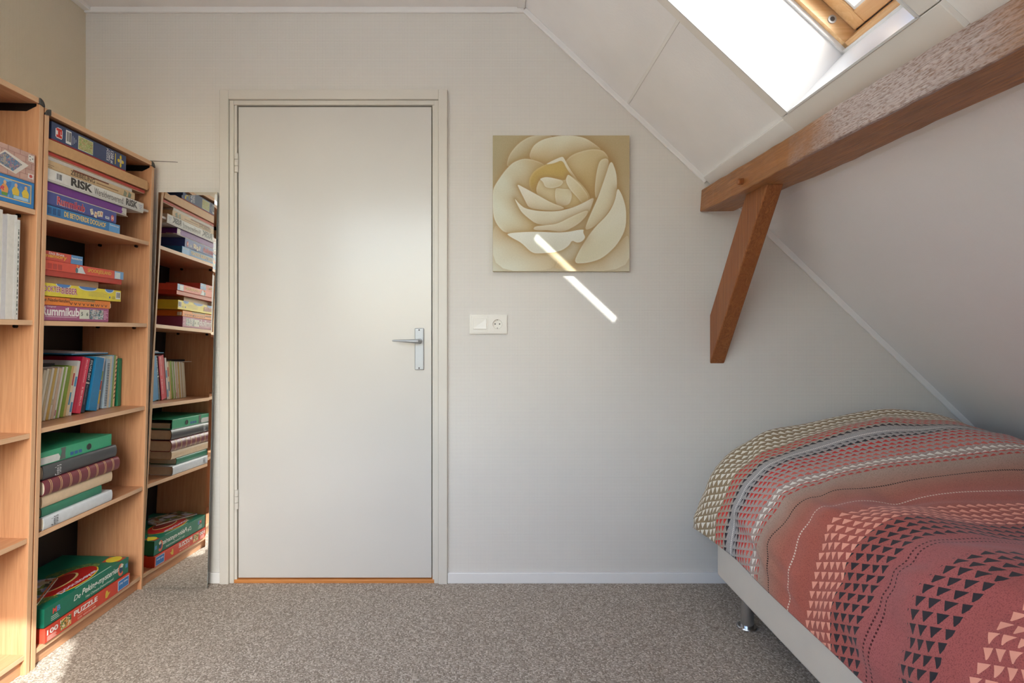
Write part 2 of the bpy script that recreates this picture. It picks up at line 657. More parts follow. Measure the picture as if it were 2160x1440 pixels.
rpanel(-1.036, TJ, SY1 + 0.012, WY)
rpanel(TJ, 0.13, SY1 + 0.012, WY)
rpanel(-1.036, ST0 - 0.013, SY0, SY1)
rpanel(0.013, 0.13, SY0, SY1)
rpanel(-1.036, TJ, RY, SY0 - 0.013, M['plaster'])
rpanel(TJ, 0.13, RY, SY0 - 0.013, M['plaster'])
mb = MB()                                # batten in the joint between the panels
sbox(mb, TJ - 0.006, TJ + 0.006, SY1 + 0.035, WY, -0.003, 0.004)
obj('joint_strip', mb, M['trim'], roof, bevel=0.001)
# weather side of the roof
mb = MB()
sbox(mb, -1.2, 0.16, SY1 + 0.021, WY + 0.2, 0.021, 0.236)
sbox(mb, -1.2, 0.16, RY - 0.2, SY0 - 0.021, 0.021, 0.236)
sbox(mb, -1.2, ST0 - 0.021, SY0 - 0.021, SY1 + 0.021, 0.021, 0.236)
sbox(mb, 0.021, 0.16, SY0 - 0.021, SY1 + 0.021, 0.021, 0.236)
obj('outer_roof', mb, M['flash'], roof)
# lower roof slope
mb = MB()
mb.hexa([(0.955, RY - 0.1, low(0.955)), (2.3, RY - 0.1, low(2.3)), (2.3, WY + 0.12, low(2.3)), (0.955, WY + 0.12, low(0.955)),
         (0.955 + .03, RY - 0.1, low(0.955) + .08), (2.36, RY - 0.1, low(2.3) + .05), (2.36, WY + 0.12, low(2.3) + .05), (0.955 + .03, WY + 0.12, low(0.955) + .08)])
struct('wall_sloped', mb, M['wall_low'])

# trims
struct('trim_1', MB().box(LX, 0.148, WY - 0.012, WY, 2.418, 2.442), M['trim'], bevel=0.003)
struct('trim_2', MB().box(LX, LX + 0.03, RY, WY - 0.012, 2.424, 2.442), M['trim'], bevel=0.003)
struct('trim_3', MB().box(0.118, 0.151, RY, WY - 0.012, 2.434, 2.443), M['trim'], bevel=0.003)
mb = sbox(MB(), -1.03, 0.03, WY - 0.012, WY, -0.022, 0.0)
struct('trim_4', mb, M['trim'], bevel=0.003)
mb = MB()
mb.hexa([(1.0, WY - 0.012, low(1.0) - .034), (2.2, WY - 0.012, low(2.2) - .034), (2.2, WY, low(2.2) - .034), (1.0, WY, low(1.0) - .034),
         (1.0, WY - 0.012, low(1.0)), (2.2, WY - 0.012, low(2.2)), (2.2, WY, low(2.2)), (1.0, WY, low(1.0))])
struct('trim_5', mb, M['trim'], bevel=0.003)
mb = MB()
mb.hexa([(1.02, RY, low(1.02) - .006), (1.108, RY, low(1.108) - .006), (1.108, WY, low(1.108) - .006), (1.02, WY, low(1.02) - .006),
         (1.02, RY, low(1.02)), (1.108, RY, low(1.108)), (1.108, WY, low(1.108)), (1.02, WY, low(1.02))])
struct('trim_6', mb, M['trim'], bevel=0.002)
struct('trim_7', sbox(MB(), 0.008, 0.07, SY1 + 0.042, WY - 0.012, -0.012, 0.0), M['trim'], bevel=0.003)

# baseboards
struct('baseboard_back', MB().box(-0.177, 2.1, WY - 0.012, WY, 0, 0.046), M['trim'], bevel=0.003)
struct('baseboard_left', MB().box(-1.6, -1.139, WY - 0.012, WY, 0, 0.046), M['trim'], bevel=0.003)

# ------------------------------------------------------------------ skylight
win = struct_root('window_1')
mb = MB()
sbox(mb, ST0 - 0.012, 0.012, SY1, SY1 + 0.012, -0.004, 0.238)
obj('far_reveal', mb, M['lining'], win)
obj('near_reveal', sbox(MB(), ST0 - 0.012, 0.012, SY0 - 0.012, SY0, -0.004, 0.238), M['lining'], win)
obj('lower_reveal', sbox(MB(), 0.0, 0.012, SY0, SY1, -0.004, 0.238), M['lining'], win)
obj('upper_reveal', sbox(MB(), ST0 - 0.012, ST0, SY0, SY1, -0.004, 0.238), M['lining'], win)
# casing boards on the room side
obj('far_casing', sbox(MB(), ST0 - 0.05, 0.0, SY1 + 0.002, SY1 + 0.040, -0.014, 0.0), M['casing'], win, bevel=0.002)
obj('near_casing', sbox(MB(), ST0 - 0.05, 0.0, SY0 - 0.054, SY0 - 0.002, -0.014, 0.0), M['casing'], win, bevel=0.002)
obj('lower_casing', sbox(MB(), 0.002, 0.075, SY0 - 0.054, SY1 + 0.040, -0.014, 0.0), M['casing'], win, bevel=0.002)
# white edge beads round the opening
mb = MB()
sbox(mb, ST0, -0.0, SY1 - 0.0035, SY1 + 0.002, -0.017, 0.004)
sbox(mb, -0.0035, 0.002, SY0, SY1, -0.017, 0.004)
sbox(mb, ST0, -0.0, SY0 - 0.002, SY0 + 0.0035, -0.017, 0.004)
obj('edge_bead', mb, M['lining'], win)
# pine frame
FI = 0.022
obj('far_jamb', sbox(MB(), ST0, 0.0, SY1 - FI, SY1 + 0.02, 0.238, 0.36), M['pine'], win)
obj('near_jamb', sbox(MB(), ST0, 0.0, SY0 - 0.02, SY0 + FI, 0.238, 0.36), M['pine'], win)
obj('bottom_rail', sbox(MB(), -FI, 0.02, SY0, SY1, 0.238, 0.36), M['pine_y'], win)
obj('top_rail', sbox(MB(), ST0 - 0.02, ST0 + FI, SY0, SY1, 0.238, 0.36), M['pine_y'], win)
# white bead between lining and pine
mb = MB()
sbox(mb, ST0, 0.0, SY1 - 0.008, SY1, 0.226, 0.238)
sbox(mb, -0.008, 0.0, SY0, SY1, 0.226, 0.238)
obj('lining_bead', mb, M['lining'], win)
sash = obj('sash', sbox(MB(), ST0 + 0.07, -0.071, SY0 + 0.071, SY1 - 0.071, 0.296, 0.300), M['glass'], win)
sash.name = 'window_pane'
q = 0.004
for nm, a, mt in (('sash_stile', (ST0 + FI + q, -FI - q, SY1 - FI - 0.050, SY1 - FI - q), M['pine']),
                  ('sash_stile', (ST0 + FI + q, -FI - q, SY0 + FI + q, SY0 + FI + 0.050), M['pine']),
                  ('sash_rail', (-FI - 0.050, -FI - q, SY0 + FI + 0.050, SY1 - FI - 0.050), M['pine_y']),
                  ('sash_rail', (ST0 + FI + q, ST0 + FI + 0.050, SY0 + FI + 0.050, SY1 - FI - 0.050), M['pine_y'])):
    obj(nm, sbox(MB(), a[0], a[1], a[2], a[3], 0.280, 0.34), mt, win, bevel=0.003)
mb = MB()
sbox(mb, ST0 + FI, -FI, SY1 - FI - q, SY1 - FI, 0.290, 0.33)
sbox(mb, -FI - q, -FI, SY0 + FI, SY1 - FI, 0.290, 0.33)
obj('seal', mb, M['seal'], win)
# white glazing bead round the pane
mb = MB()
for a in ((ST0 + FI + 0.05, -FI - 0.05, SY1 - FI - 0.058, SY1 - FI - 0.050), (-FI - 0.058, -FI - 0.05, SY0 + FI + 0.05, SY1 - FI - 0.058)):
    sbox(mb, a[0], a[1], a[2], a[3], 0.286, 0.296)
obj('glazing_bead', mb, M['lining'], win)
# lock stud in the far jamb
p = Vector(S(-0.097, SY1 - FI, 0.262))
stud = obj('lock_stud', MB().tube([p + Vector((0, 0.004, 0)), p + Vector((0, -0.003, 0))], [0.0125, 0.0125], 20), M['alu'], win)
obj('stud_hole', MB().tube([p + Vector((0, -0.0025, 0)), p + Vector((0, -0.0035, 0))], [0.007, 0.007], 16), M['seal'], stud)
# outer cladding: unseen; near side's height set to trim the sun streak
CH = 0.377
mb = MB()
sbox(mb, ST0 - 0.1, 0.08, SY0 - 0.10, SY0 + 0.072, 0.34, CH)
sbox(mb, ST0 - 0.1, 0.08, SY1 - 0.071, SY1 + 0.10, 0.34, 0.36)
sbox(mb, -0.072, 0.10, SY0, SY1, 0.34, 0.36)
sbox(mb, ST0 - 0.1, ST0 + 0.072, SY0, SY1, 0.34, 0.40)
obj('outer_cladding', mb, M['flash'], win)
mb = MB()
sbox(mb, ST0 - 0.1, 0.08, SY0 - 0.10, SY0 - 0.02, 0.23, 0.36)
sbox(mb, ST0 - 0.1, 0.08, SY1 + 0.02, SY1 + 0.10, 0.23, 0.36)
sbox(mb, 0.02, 0.10, SY0 - 0.1, SY1 + 0.1, 0.23, 0.36)
sbox(mb, ST0 - 0.1, ST0 - 0.02, SY0 - 0.1, SY1 + 0.1, 0.23, 0.36)
obj('outer_kerb', mb, M['flash'], win)
pm = Matrix.Identity(4)
pz = EN                                   # portal shines along -z, i.e. into the room
px_ = ET
py_ = pz.cross(px_)
R = Matrix((px_, py_, pz)).transposed().to_4x4()
po = portal('daylight_skylight', (0, 0, 0), (0, 0, 0), 0.62, 0.54)
po.matrix_world = Matrix.Translation(S(-0.3, (SY0 + SY1) / 2, 0.42)) @ R

# ------------------------------------------------------------------ door
fr = struct_root('trim_8')
obj('left_architrave', MB().box(-1.139, -1.102, WY - 0.018, WY + 0.01, 0, 2.089), M['frame'], fr, bevel=0.002)
obj('right_architrave', MB().box(-0.2145, -0.1774, WY - 0.018, WY + 0.01, 0, 2.089), M['frame'], fr, bevel=0.002)
obj('top_architrave', MB().box(-1.102, -0.2145, WY - 0.018, WY + 0.01, 2.048, 2.089), M['frame'], fr, bevel=0.002)
obj('left_jamb', MB().box(-1.101, -1.083, WY - 0.008, WY + 0.11, 0, 2.047), M['frame'], fr, bevel=0.0015)
obj('left_stop', MB().box(-1.083, -1.0725, WY - 0.002, WY + 0.11, 0, 2.030), M['frame'], fr, bevel=0.001)
obj('right_jamb', MB().box(-0.2335, -0.2155, WY - 0.008, WY + 0.11, 0, 2.047), M['frame'], fr, bevel=0.0015)
obj('right_stop', MB().box(-0.2415, -0.2335, WY - 0.002, WY + 0.11, 0, 2.030), M['frame'], fr, bevel=0.001)
obj('top_jamb', MB().box(-1.083, -0.2335, WY - 0.008, WY + 0.11, 2.028, 2.047), M['frame'], fr, bevel=0.0015)
obj('strike_plate', MB().box(-0.2425, -0.2410, WY - 0.001, WY + 0.012, 1.03, 1.07), M['seal'], fr)
mb = MB().box(DX0, DX1, WY + 0.055, WY + 0.12, 0, DZ)
obj('dark_rebate', mb, M['seal'], fr)
obj('threshold', MB().box(-1.083, -0.2335, WY - 0.006, WY + 0.06, -0.001, 0.0145), M['threshold'], fr, bevel=0.002)
door = struct_root('door_1')
obj('door_panel', MB().box(-1.0685, -0.2455, WY + 0.004, WY + 0.044, 0.0185, 2.0235), M['door'], door, bevel=0.002)
for zc in (1.783, 0.355):
    mb = MB()
    for k in range(3):
        z0 = zc - 0.040 + k * 0.0272
        mb.tube([(-1.0735, WY - 0.004, z0), (-1.0735, WY - 0.004, z0 + 0.0255)], [0.0085, 0.0085], 14)
    obj('hinge', mb, M['frame'], door, smooth=True)
hd = obj('handle_plate', MB().box(-0.3165, -0.2775, WY - 0.003, WY + 0.004, 0.9035, 1.0815), M['alu'], door, bevel=0.004, seg=3)
obj('rose', MB().tube([(-0.297, WY - 0.002, 1.0265), (-0.297, WY - 0.014, 1.0265)], [0.0115, 0.0105], 20), M['alu'], hd, smooth=True)
lev = MB().tube([(-0.2965, WY - 0.010, 1.0265), (-0.2965, WY - 0.036, 1.0265), (-0.300, WY - 0.044, 1.0265), (-0.318, WY - 0.047, 1.0265), (-0.345, WY - 0.047, 1.0275),
                 (-0.375, WY - 0.046, 1.0285), (-0.400, WY - 0.045, 1.0285), (-0.405, WY - 0.045, 1.0285)],
                [0.0085, 0.0085, 0.009, 0.0078, 0.0062, 0.0048, 0.0038, 0.002], 14)
obj('lever', lev, M['alu'], hd, smooth=True)
for z in (0.912, 1.0735):
    obj('screw', MB().tube([(-0.298, WY - 0.002, z), (-0.298, WY - 0.0042, z)], [0.0032, 0.0032], 10), M['seal'], hd)

# ------------------------------------------------------------------ beam, brace, peg
def bdrop(y):
    return -0.018 * (WY - y)


mb = MB()
rings = []
ys = np.linspace(WY, RY, 60)
prof = [(0.897, 1.575), (1.040, 1.577), (1.040, 1.655), (0.985, 1.668), (0.902, 1.668)]
for y in ys:
    d = bdrop(y)
    jit = [(0.0022 * math.sin(7 * y + k * 2.1) + rng.normal(0, 0.0008), 0.0022 * math.sin(5.3 * y + k * 1.7) + rng.normal(0, 0.0008)) for k in range(5)]
    top = 0.012 * max(0, (y - 1.9)) / 0.5 * 0
    rings.append([(px + (-0.006 if i == 1 or i == 2 else 0) * (WY - y) / 1.3 + j[0], y, pz_ + d + j[1] - (0.010 * (WY - y) / 1.3 if i == 1 else 0)) for i, ((px, pz_), j) in enumerate(zip(prof, jit))])
vs = [p for r in rings for p in r]
fs = []
for i in range(len(rings) - 1):
    fs += [(i * 5 + k, i * 5 + (k + 1) % 5, (i + 1) * 5 + (k + 1) % 5, (i + 1) * 5 + k) for k in range(5)]
fs += [(0, 1, 2, 3, 4), tuple((len(rings) - 1) * 5 + k for k in range(5))]
mb.add(vs, fs)
beam = struct_root('beam')
beam.location = (0, 0, 0)
tag(beam, 'long old brown roof beam under the skylight', 'beam')
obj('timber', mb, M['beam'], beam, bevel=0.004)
obj('peg', MB().tube([(0.91, 2.02, 1.6), (0.882, 2.018, 1.598), (0.880, 2.018, 1.598)], [0.012, 0.0115, 0.009], 7), M['brace'], beam)
mb = MB()
mb.prism([(WY, 1.136), (WY, 0.93), (1.923, 1.562), (1.925, 1.575), (2.080, 1.575), (2.087, 1.562)], 'x', 0.9375, 0.999)
for i, v in enumerate(mb.v):
    mb.v[i] = (v[0] + (0.002 if v[2] > 1.3 else 0) - (0.006 if v[0] > 0.95 and v[2] > 1.3 else 0), v[1], v[2])
br = obj('diagonal_brace', mb, M['brace'], None, bevel=0.004)
br.name = 'beam_brace'
br['kind'] = 'structure'
tag(br, 'slanting dark brown brace from the back wall up to the roof beam', 'beam')

# ------------------------------------------------------------------ switch and socket
sw = thing('switch_socket_unit', 'cream double wall plate with light switch and round socket beside the door', 'switch')
pl_ = MB().box(-0.0827, 0.010, WY - 0.009, WY, 1.0575, 1.1375).box(0.0100, 0.0746, WY - 0.009, WY, 1.1215, 1.1375)
pl_.box(0.0100, 0.0746, WY - 0.009, WY, 1.0575, 1.0745).box(0.0590, 0.0746, WY - 0.009, WY, 1.0745, 1.1215)
obj('plate', pl_, M['socket'], sw)
obj('switch_surround', MB().box(-0.0780, -0.0055, WY - 0.0105, WY - 0.006, 1.0625, 1.1335), M['socket'], sw, bevel=0.001)
rk = MB()
rk.hexa([(-0.068, WY - 0.0135, 1.0775), (-0.0115, WY - 0.0155, 1.0775), (-0.0115, WY - 0.009, 1.0775), (-0.068, WY - 0.009, 1.0775),
         (-0.068, WY - 0.0125, 1.1225), (-0.0115, WY - 0.0115, 1.1225), (-0.0115, WY - 0.009, 1.1225), (-0.068, WY - 0.009, 1.1225)])
obj('rocker', rk, M['socket'], sw, bevel=0.0012)
# socket face with a real round recess
SCX, SCZ, SR = 0.0345, 1.098, 0.0205
n = 32
ring = [(SCX + SR * math.cos(2 * math.pi * k / n), SCZ + SR * math.sin(2 * math.pi * k / n)) for k in range(n)]
sq = []
for k in range(n):
    c, s_ = math.cos(2 * math.pi * k / n), math.sin(2 * math.pi * k / n)
    m_ = max(abs(c), abs(s_))
    sq.append((SCX + 0.0345 * c / m_, SCZ + 0.0355 * s_ / m_))
vs = [(x, WY - 0.0105, z) for x, z in sq] + [(x, WY - 0.0105, z) for x, z in ring] + [(x, WY - 0.0012, z) for x, z in [((px - SCX) * 0.93 + SCX, (pz_ - SCZ) * 0.93 + SCZ) for px, pz_ in ring]] + [(x, WY - 0.009, z) for x, z in sq]
fs = []
for k in range(n):
    k2 = (k + 1) % n
    fs += [(k, k2, n + k2, n + k), (n + k, n + k2, 2 * n + k2, 2 * n + k), (k, 3 * n + k, 3 * n + k2, k2)]
fs.append(tuple(2 * n + k for k in range(n)))
sf = obj('socket_face', MB().add(vs, fs), M['socket'], sw)
for dx, dz, r in ((-0.0095, 0.001, 0.0026), (0.0095, 0.001, 0.0026), (0, -0.0165, 0.0018), (0, 0.0185, 0.0018)):
    obj('socket_hole', MB().tube([(SCX + dx, WY - 0.0008, SCZ + dz), (SCX + dx, WY - 0.0018, SCZ + dz)], [r, r], 12), M['dark'], sf)

# ================================================================== BOOKCASES
LEAN = math.radians(1.46)
CX = -1.44


def case_m(lx=0.0, y=0.0, lz=0.0, rz=0.0, rx=0.0, ry=0.0):
    """matrix of a point in the leaning frame of the bookcases (lx=0 is the front edge)"""
    return Matrix.Translation((CX, 0, 0)) @ Matrix.Rotation(LEAN, 4, 'Y') @ Matrix.Translation((lx, y, lz)) @ Matrix.Rotation(rz, 4, 'Z') @ Matrix.Rotation(rx, 4, 'X') @ Matrix.Rotation(ry, 4, 'Y')


D_ = 0.270
TH = 0.0165


def bookcase(y0, y1, H, shelves, label, zoff=0.0):
    t = thing('bookcase', label, 'bookcase', case_m(0, y0, zoff), 'beech bookcases along the wall')
    W = y1 - y0

    def board(nm, x0, x1, a, b, z0, z1, mt, em, par=t):
        o = obj(nm, MB().box(x0, x1 - 0.0012, a, b, z0, z1), mt, par)
        ee = 'front_edge'
        obj(ee, MB().box(x1 - 0.0012, x1, a, b, z0, z1), em, o, bevel=0.0006)
        return o
    board('side_panel', -D_, 0, 0, TH, 0, H - TH, M['beech'], M['edge_z'])
    board('side_panel', -D_, 0, W - TH, W, 0, H - TH, M['beech'], M['edge_z'])
    board('top_panel', -D_, 0, 0, W, H - TH, H, M['beech_y'], M['edge_y'])
    for i, z in enumerate(shelves):
        o = board('shelf', -D_ + 0.004, -0.004, TH, W - TH, z - 0.0155, z, M['beech_y'], M['edge_y'])
        if i:
            for yy in (TH, W - TH):
                for xx in (-0.055, -0.205):
                    sgn = 1 if yy == TH else -1
                    mb = MB().tube([(xx, yy, z - 0.0155 - 0.0045), (xx, yy + sgn * 0.009, z - 0.0155 - 0.0045)], [0.0062, 0.0055], 10)
                    obj('shelf_pin', mb, M['blackmetal'], o)
    obj('plinth', MB().box(-0.030, -0.016, TH, W - TH, 0, shelves[0] - 0.0155), M['beech_y'], t)
    obj('back_panel', MB().box(-D_ - 0.003, -D_, 0.002, W - 0.002, 0.02, H - 0.004), M['black'], t)
    # black steel corner braces and plastic corner caps
    for yy, sg in ((TH, 1), (W - TH, -1)):
        mb = MB()
        a, b = sorted((yy, yy + sg * 0.0015))
        mb.prism([(-0.24, H - TH - 0.024), (-0.040, H - TH - 0.024), (-0.010, H - TH - 0.008), (-0.010, H - TH), (-0.24, H - TH)], 'y', a, b)
        for xx in (-0.07, -0.2):
            mb.tube([(xx, yy + sg * 0.001, H - TH - 0.012), (xx, yy + sg * 0.003, H - TH - 0.012)], [0.003, 0.002], 8)
        obj('corner_brace', mb, M['blackmetal'], t)
        mb = MB()
        yo = 0 if sg == 1 else W
        pts = [(yo, H - 0.022), (yo + sg * 0.020, H - 0.018), (yo + sg * 0.020, H + 0.001)]
        pts += [(yo + sg * (0.020 - 0.021 * math.sin(a)), H - 0.021 + 0.022 * math.cos(a)) for a in np.linspace(0.1, math.pi / 2 - 0.05, 6)]
        mb.prism(pts, 'x', -0.004, 0.004)
        obj('corner_cap', mb, M['cap'], t, bevel=0.0015)
    return t


bookcase(1.788, 2.371, 1.770, [0.057, 0.426, 0.759, 1.101, 1.4385], 'beech bookcase with five shelves of games and albums next to the mirror')
bookcase(1.198, 1.782, 1.790, [0.063, 0.425, 0.751, 1.102, 1.444], 'beech bookcase cut off by the edge of the photo')

# thin wire lying on top of the bookcase and sticking out
tag(obj('wire', MB().tube([(-1.60, 2.362, 1.7790), (-1.40, 2.360, 1.7745), (-1.292, 2.360, 1.7690)], [0.0013, 0.0013, 0.0010], 6), M['seal']),
    'thin grey wire sticking out from the top corner of the bookcase', 'wire')


# ------------------------------------------------------------------ games
def game_box(label, y0, y1, z, h, depth, lid_c, base_c, lx=-0.008, rz=0.0, rx=0.0, ov=0.8, name='game_box', group=None, lid_m=None, inset=0.0012):
    t = thing(name, label, 'game box', case_m(lx, y0, z, rz, rx), group)
    L = y1 - y0
    zl = h * (1 - ov)
    if zl > 0.0015:
        obj('box_base', MB().box(-depth + inset, -inset, inset, L - inset, 0.0003, zl + 0.0002), paper(base_c), t)
    else:
        zl = 0.0003
    obj('box_lid', MB().box(-depth, 0, 0, L, zl, h - 0.0003), lid_m or paper(lid_c), t, bevel=0.0008)
    t['L'] = L
    return t


WHITE = (232, 232, 230)
G1 = 'boxes stacked on the top shelf'
# --- top compartment, from the bottom up
z = 1.439
t = game_box('light blue flat game box with yellow letters at the bottom of the top stack', 1.806, 2.172, z, 0.0335, 0.25, (52, 124, 186), (40, 96, 160), group=G1, ov=1)
text(t, 'DE BETOVERDE DOOLHOF', paper((240, 206, 110)), 0.082, 0.009, 0.205, 0.0175, bold=0.022)
prt(t, paper((96, 160, 214)), 0.305, 0.366, 0.0006, 0.033, 0.0003)
text(t, 'Ravensburger', paper(WHITE), 0.309, 0.0205, 0.052, 0.008, bold=0.015, x=0.0008)
for k, (a, b) in enumerate(((0.012, 0.028), (0.033, 0.048), (0.053, 0.066))):
    prt(t, paper((30, 84, 140)), a, b, 0.006, 0.027, 0.0003)
z += 0.0345
t = game_box('blue game box with red lettering and number tiles in the top stack', 1.806, 2.151, z, 0.0425, 0.25, (72, 84, 152), (60, 70, 130), group=G1, ov=0.93)
text(t, 'Rummikub', paper((226, 214, 220)), 0.0485, 0.0065, 0.129, 0.029, bold=0.03, x=0.0005)
text(t, 'Rummikub', paper((204, 56, 66)), 0.050, 0.0080, 0.126, 0.0265, bold=0.02, x=0.0009)
for k, (yy, zz, a) in enumerate(((0.212, 0.018, 20), (0.232, 0.012, -12), (0.249, 0.018, 10), (0.262, 0.020, -8))):
    c, s_ = math.cos(math.radians(a)), math.sin(math.radians(a))
    poly_print(t, paper((228, 216, 190)), [(yy + u * c - v * s_, zz + u * s_ + v * c) for u, v in ((-0.007, -0.010), (0.007, -0.010), (0.007, 0.010), (-0.007, 0.010))])
    text(t, '7438'[k], paper((190, 60, 50) if k % 2 else (60, 70, 80)), yy - 0.003, zz - 0.004, 0.006, 0.010, x=0.0009, bold=0.02)
prt(t, paper((220, 224, 232)), 0.283, 0.305, 0.009, 0.018)
text(t, 'JUMBO', paper((70, 74, 110)), 0.2845, 0.0105, 0.019, 0.006, bold=0.02)
poly_print(t, paper((214, 84, 78)), ell(0.322, 0.017, 0.0085, 0.012, 14))
text(t, 'H', paper((240, 226, 222)), 0.3165, 0.010, 0.011, 0.014, bold=0.03, x=0.0009)
z += 0.0430
t = game_box('purple game box with torn white corner in the top stack', 1.806, 2.215, z, 0.030, 0.25, (112, 44, 140), (214, 206, 196), group=G1, lx=-0.012, ov=0.88)
poly_print(t, paper((206, 202, 192)), [(0.378, 0.004), (0.386, 0.012), (0.380, 0.018), (0.384, 0.0285), (0.4085, 0.0285), (0.4085, 0.004)], x=0.0006)
mb = MB().hexa([(-0.05, 0.4085, 0.004), (-0.002, 0.4085, 0.003), (-0.006, 0.428, 0.000), (-0.04, 0.425, 0.002), (-0.05, 0.4085, 0.0055), (-0.002, 0.4085, 0.0045), (-0.006, 0.428, 0.0015), (-0.04, 0.425, 0.0035)])
obj('torn_flap', mb, paper((206, 196, 176)), t)
z += 0.0305
t = game_box('long white game box with heavy black lettering in the top stack', 1.806, 2.311, z, 0.0405, 0.255, (222, 221, 216), (206, 204, 198), group=G1, lx=-0.004, ov=0.86)
text(t, 'RISK', paper((58, 54, 52)), 0.103, 0.0095, 0.104, 0.0285, bold=0.045)
text(t, 'Wereldverovérend!'.replace('é', 'e'), paper((96, 94, 92)), 0.216, 0.0085, 0.162, 0.024, bold=0.0)
text(t, 'RISK', paper((74, 70, 68)), 0.392, 0.0095, 0.072, 0.0270, bold=0.045)
for k in range(3):
    prt(t, paper((150, 160, 190)), 0.471 + 0.004 * k, 0.497 - 0.004 * k, 0.027 - 0.007 * k, 0.0290 - 0.007 * k)
barcode(t, 0.036, 0.066, 0.010, 0.036)
obj('tape_end', MB().box(-0.03, -0.004, 0.5055, 0.545, 0.012, 0.021), paper((205, 196, 188)), t)
z += 0.041
t = game_box('cream game box with small brown printing above the white box in the top stack', 1.806, 2.262, z, 0.0285, 0.25, (206, 178, 138), (196, 166, 128), group=G1, lx=-0.010, ov=0.9)
text(t, 'ZEEBELING', paper((74, 54, 40)), 0.108, 0.007, 0.118, 0.015, bold=0.01)
prt(t, paper((120, 66, 48)), 0.12, 0.30, 0.022, 0.0270)
prt(t, paper((150, 116, 82)), 0.235, 0.355, 0.010, 0.014)
for k, (a, c) in enumerate(((0.385, (128, 134, 112)), (0.412, (112, 128, 112)))):
    poly_print(t, paper(c), [(a, 0.004), (a + 0.016, 0.003), (a + 0.022, 0.018), (a + 0.006, 0.025)])
for k in range(2):
    prt(t, paper((120, 100, 78)), 0.006, 0.036 - 0.008 * k, 0.012 - 0.006 * k, 0.0135 - 0.006 * k)
z += 0.029
t = game_box('thin grey and white game tray peeking out of the top stack', 1.812, 2.250, z, 0.0125, 0.25, (206, 202, 196), (196, 192, 186), group=G1, lx=-0.014, ov=1)
z += 0.0125
t = game_box('thin red game box under the brown carton in the top stack', 1.812, 2.330, z, 0.0145, 0.25, (186, 62, 54), (190, 150, 120), group=G1, lx=-0.013, ov=0.75)
z += 0.0145
t = game_box('plain brown cardboard carton near the top of the top stack', 1.806, 2.338, z, 0.0375, 0.255, (204, 160, 112), (190, 146, 100), group=G1, lx=-0.006, ov=1, rx=math.radians(0.4))
mb = MB().hexa([(-0.05, 0.531, 0.002), (-0.002, 0.531, 0.002), (-0.004, 0.548, 0.010), (-0.05, 0.545, 0.010), (-0.05, 0.531, 0.036), (-0.002, 0.531, 0.036), (-0.004, 0.548, 0.028), (-0.05, 0.545, 0.028)])
obj('carton_flap', mb, paper((190, 146, 102)), t)
z += 0.0400
PZ = game_box('dark blue puzzle box with yellow puzzle piece on top of the top stack', 1.826, 2.200, z, 0.0585, 0.26, (56, 72, 110), (170, 40, 52), group=G1, lx=-0.008, ov=0.95, rx=math.radians(0.3))
t = PZ
for a, b, c, d in ((0.016, 0.046, 0.012, 0.047), ):
    poly_print(t, paper((226, 222, 222)), [(a, c + .004), (a + .006, c), (b - .004, c), (b, c + .006), (b, d - .006), (b - .006, d), (a + .010, d), (a, d - .006)])
for a, b, c, d in ((0.019, 0.043, 0.036, 0.044), (0.019, 0.043, 0.015, 0.023), (0.026, 0.036, 0.015, 0.044), (0.038, 0.043, 0.026, 0.040)):
    prt(t, paper((214, 56, 50)), a, b, c, d, 0.0008)
barcode(t, 0.061, 0.086, 0.008, 0.052)
for k, yy in enumerate((0.092, 0.099, 0.106)):
    prt(t, paper((176, 184, 200)), yy, yy + 0.0018, 0.012 + 0.006 * k, 0.042 - 0.004 * k)
prt(t, paper((206, 214, 196)), 0.118, 0.190, 0.006, 0.052)
prt(t, picture_mat('puzzle_picture', [(150, 170, 90), (196, 190, 130), (120, 150, 80), (210, 190, 150), (170, 110, 90), (140, 190, 120)], 220), 0.120, 0.188, 0.008, 0.050, 0.0006, 'printed_picture')
text(t, '1250\u2009st'.replace('\u2009', ' '), paper((222, 224, 230)), 0.284, 0.006, 0.015, 0.046, rot=-90, bold=0.02)
text(t, 'COMIC', paper((216, 218, 226)), 0.272, 0.010, 0.009, 0.040, rot=-90, bold=0.02)
text(t, 'PUZZLE', paper((216, 218, 226)), 0.261, 0.010, 0.009, 0.044, rot=-90, bold=0.02)
prt(t, paper((222, 200, 60)), 0.309, 0.3125, 0.010, 0.050)
mb = MB()
cx_, cz_ = 0.341, 0.029
pts = []
for k in range(40):
    a = 2 * math.pi * k / 40
    r = 0.0145 + 0.006 * math.cos(4 * a) - (0.004 if k % 10 in (4, 5, 6) else 0)
    pts.append((cx_ + r * 0.9 * math.cos(a), cz_ + r * 1.15 * math.sin(a)))
poly_print(t, paper((222, 196, 52)), pts)
poly_print(t, paper((196, 182, 160)), ell(cx_, cz_, 0.008, 0.009, 14), x=0.0008)

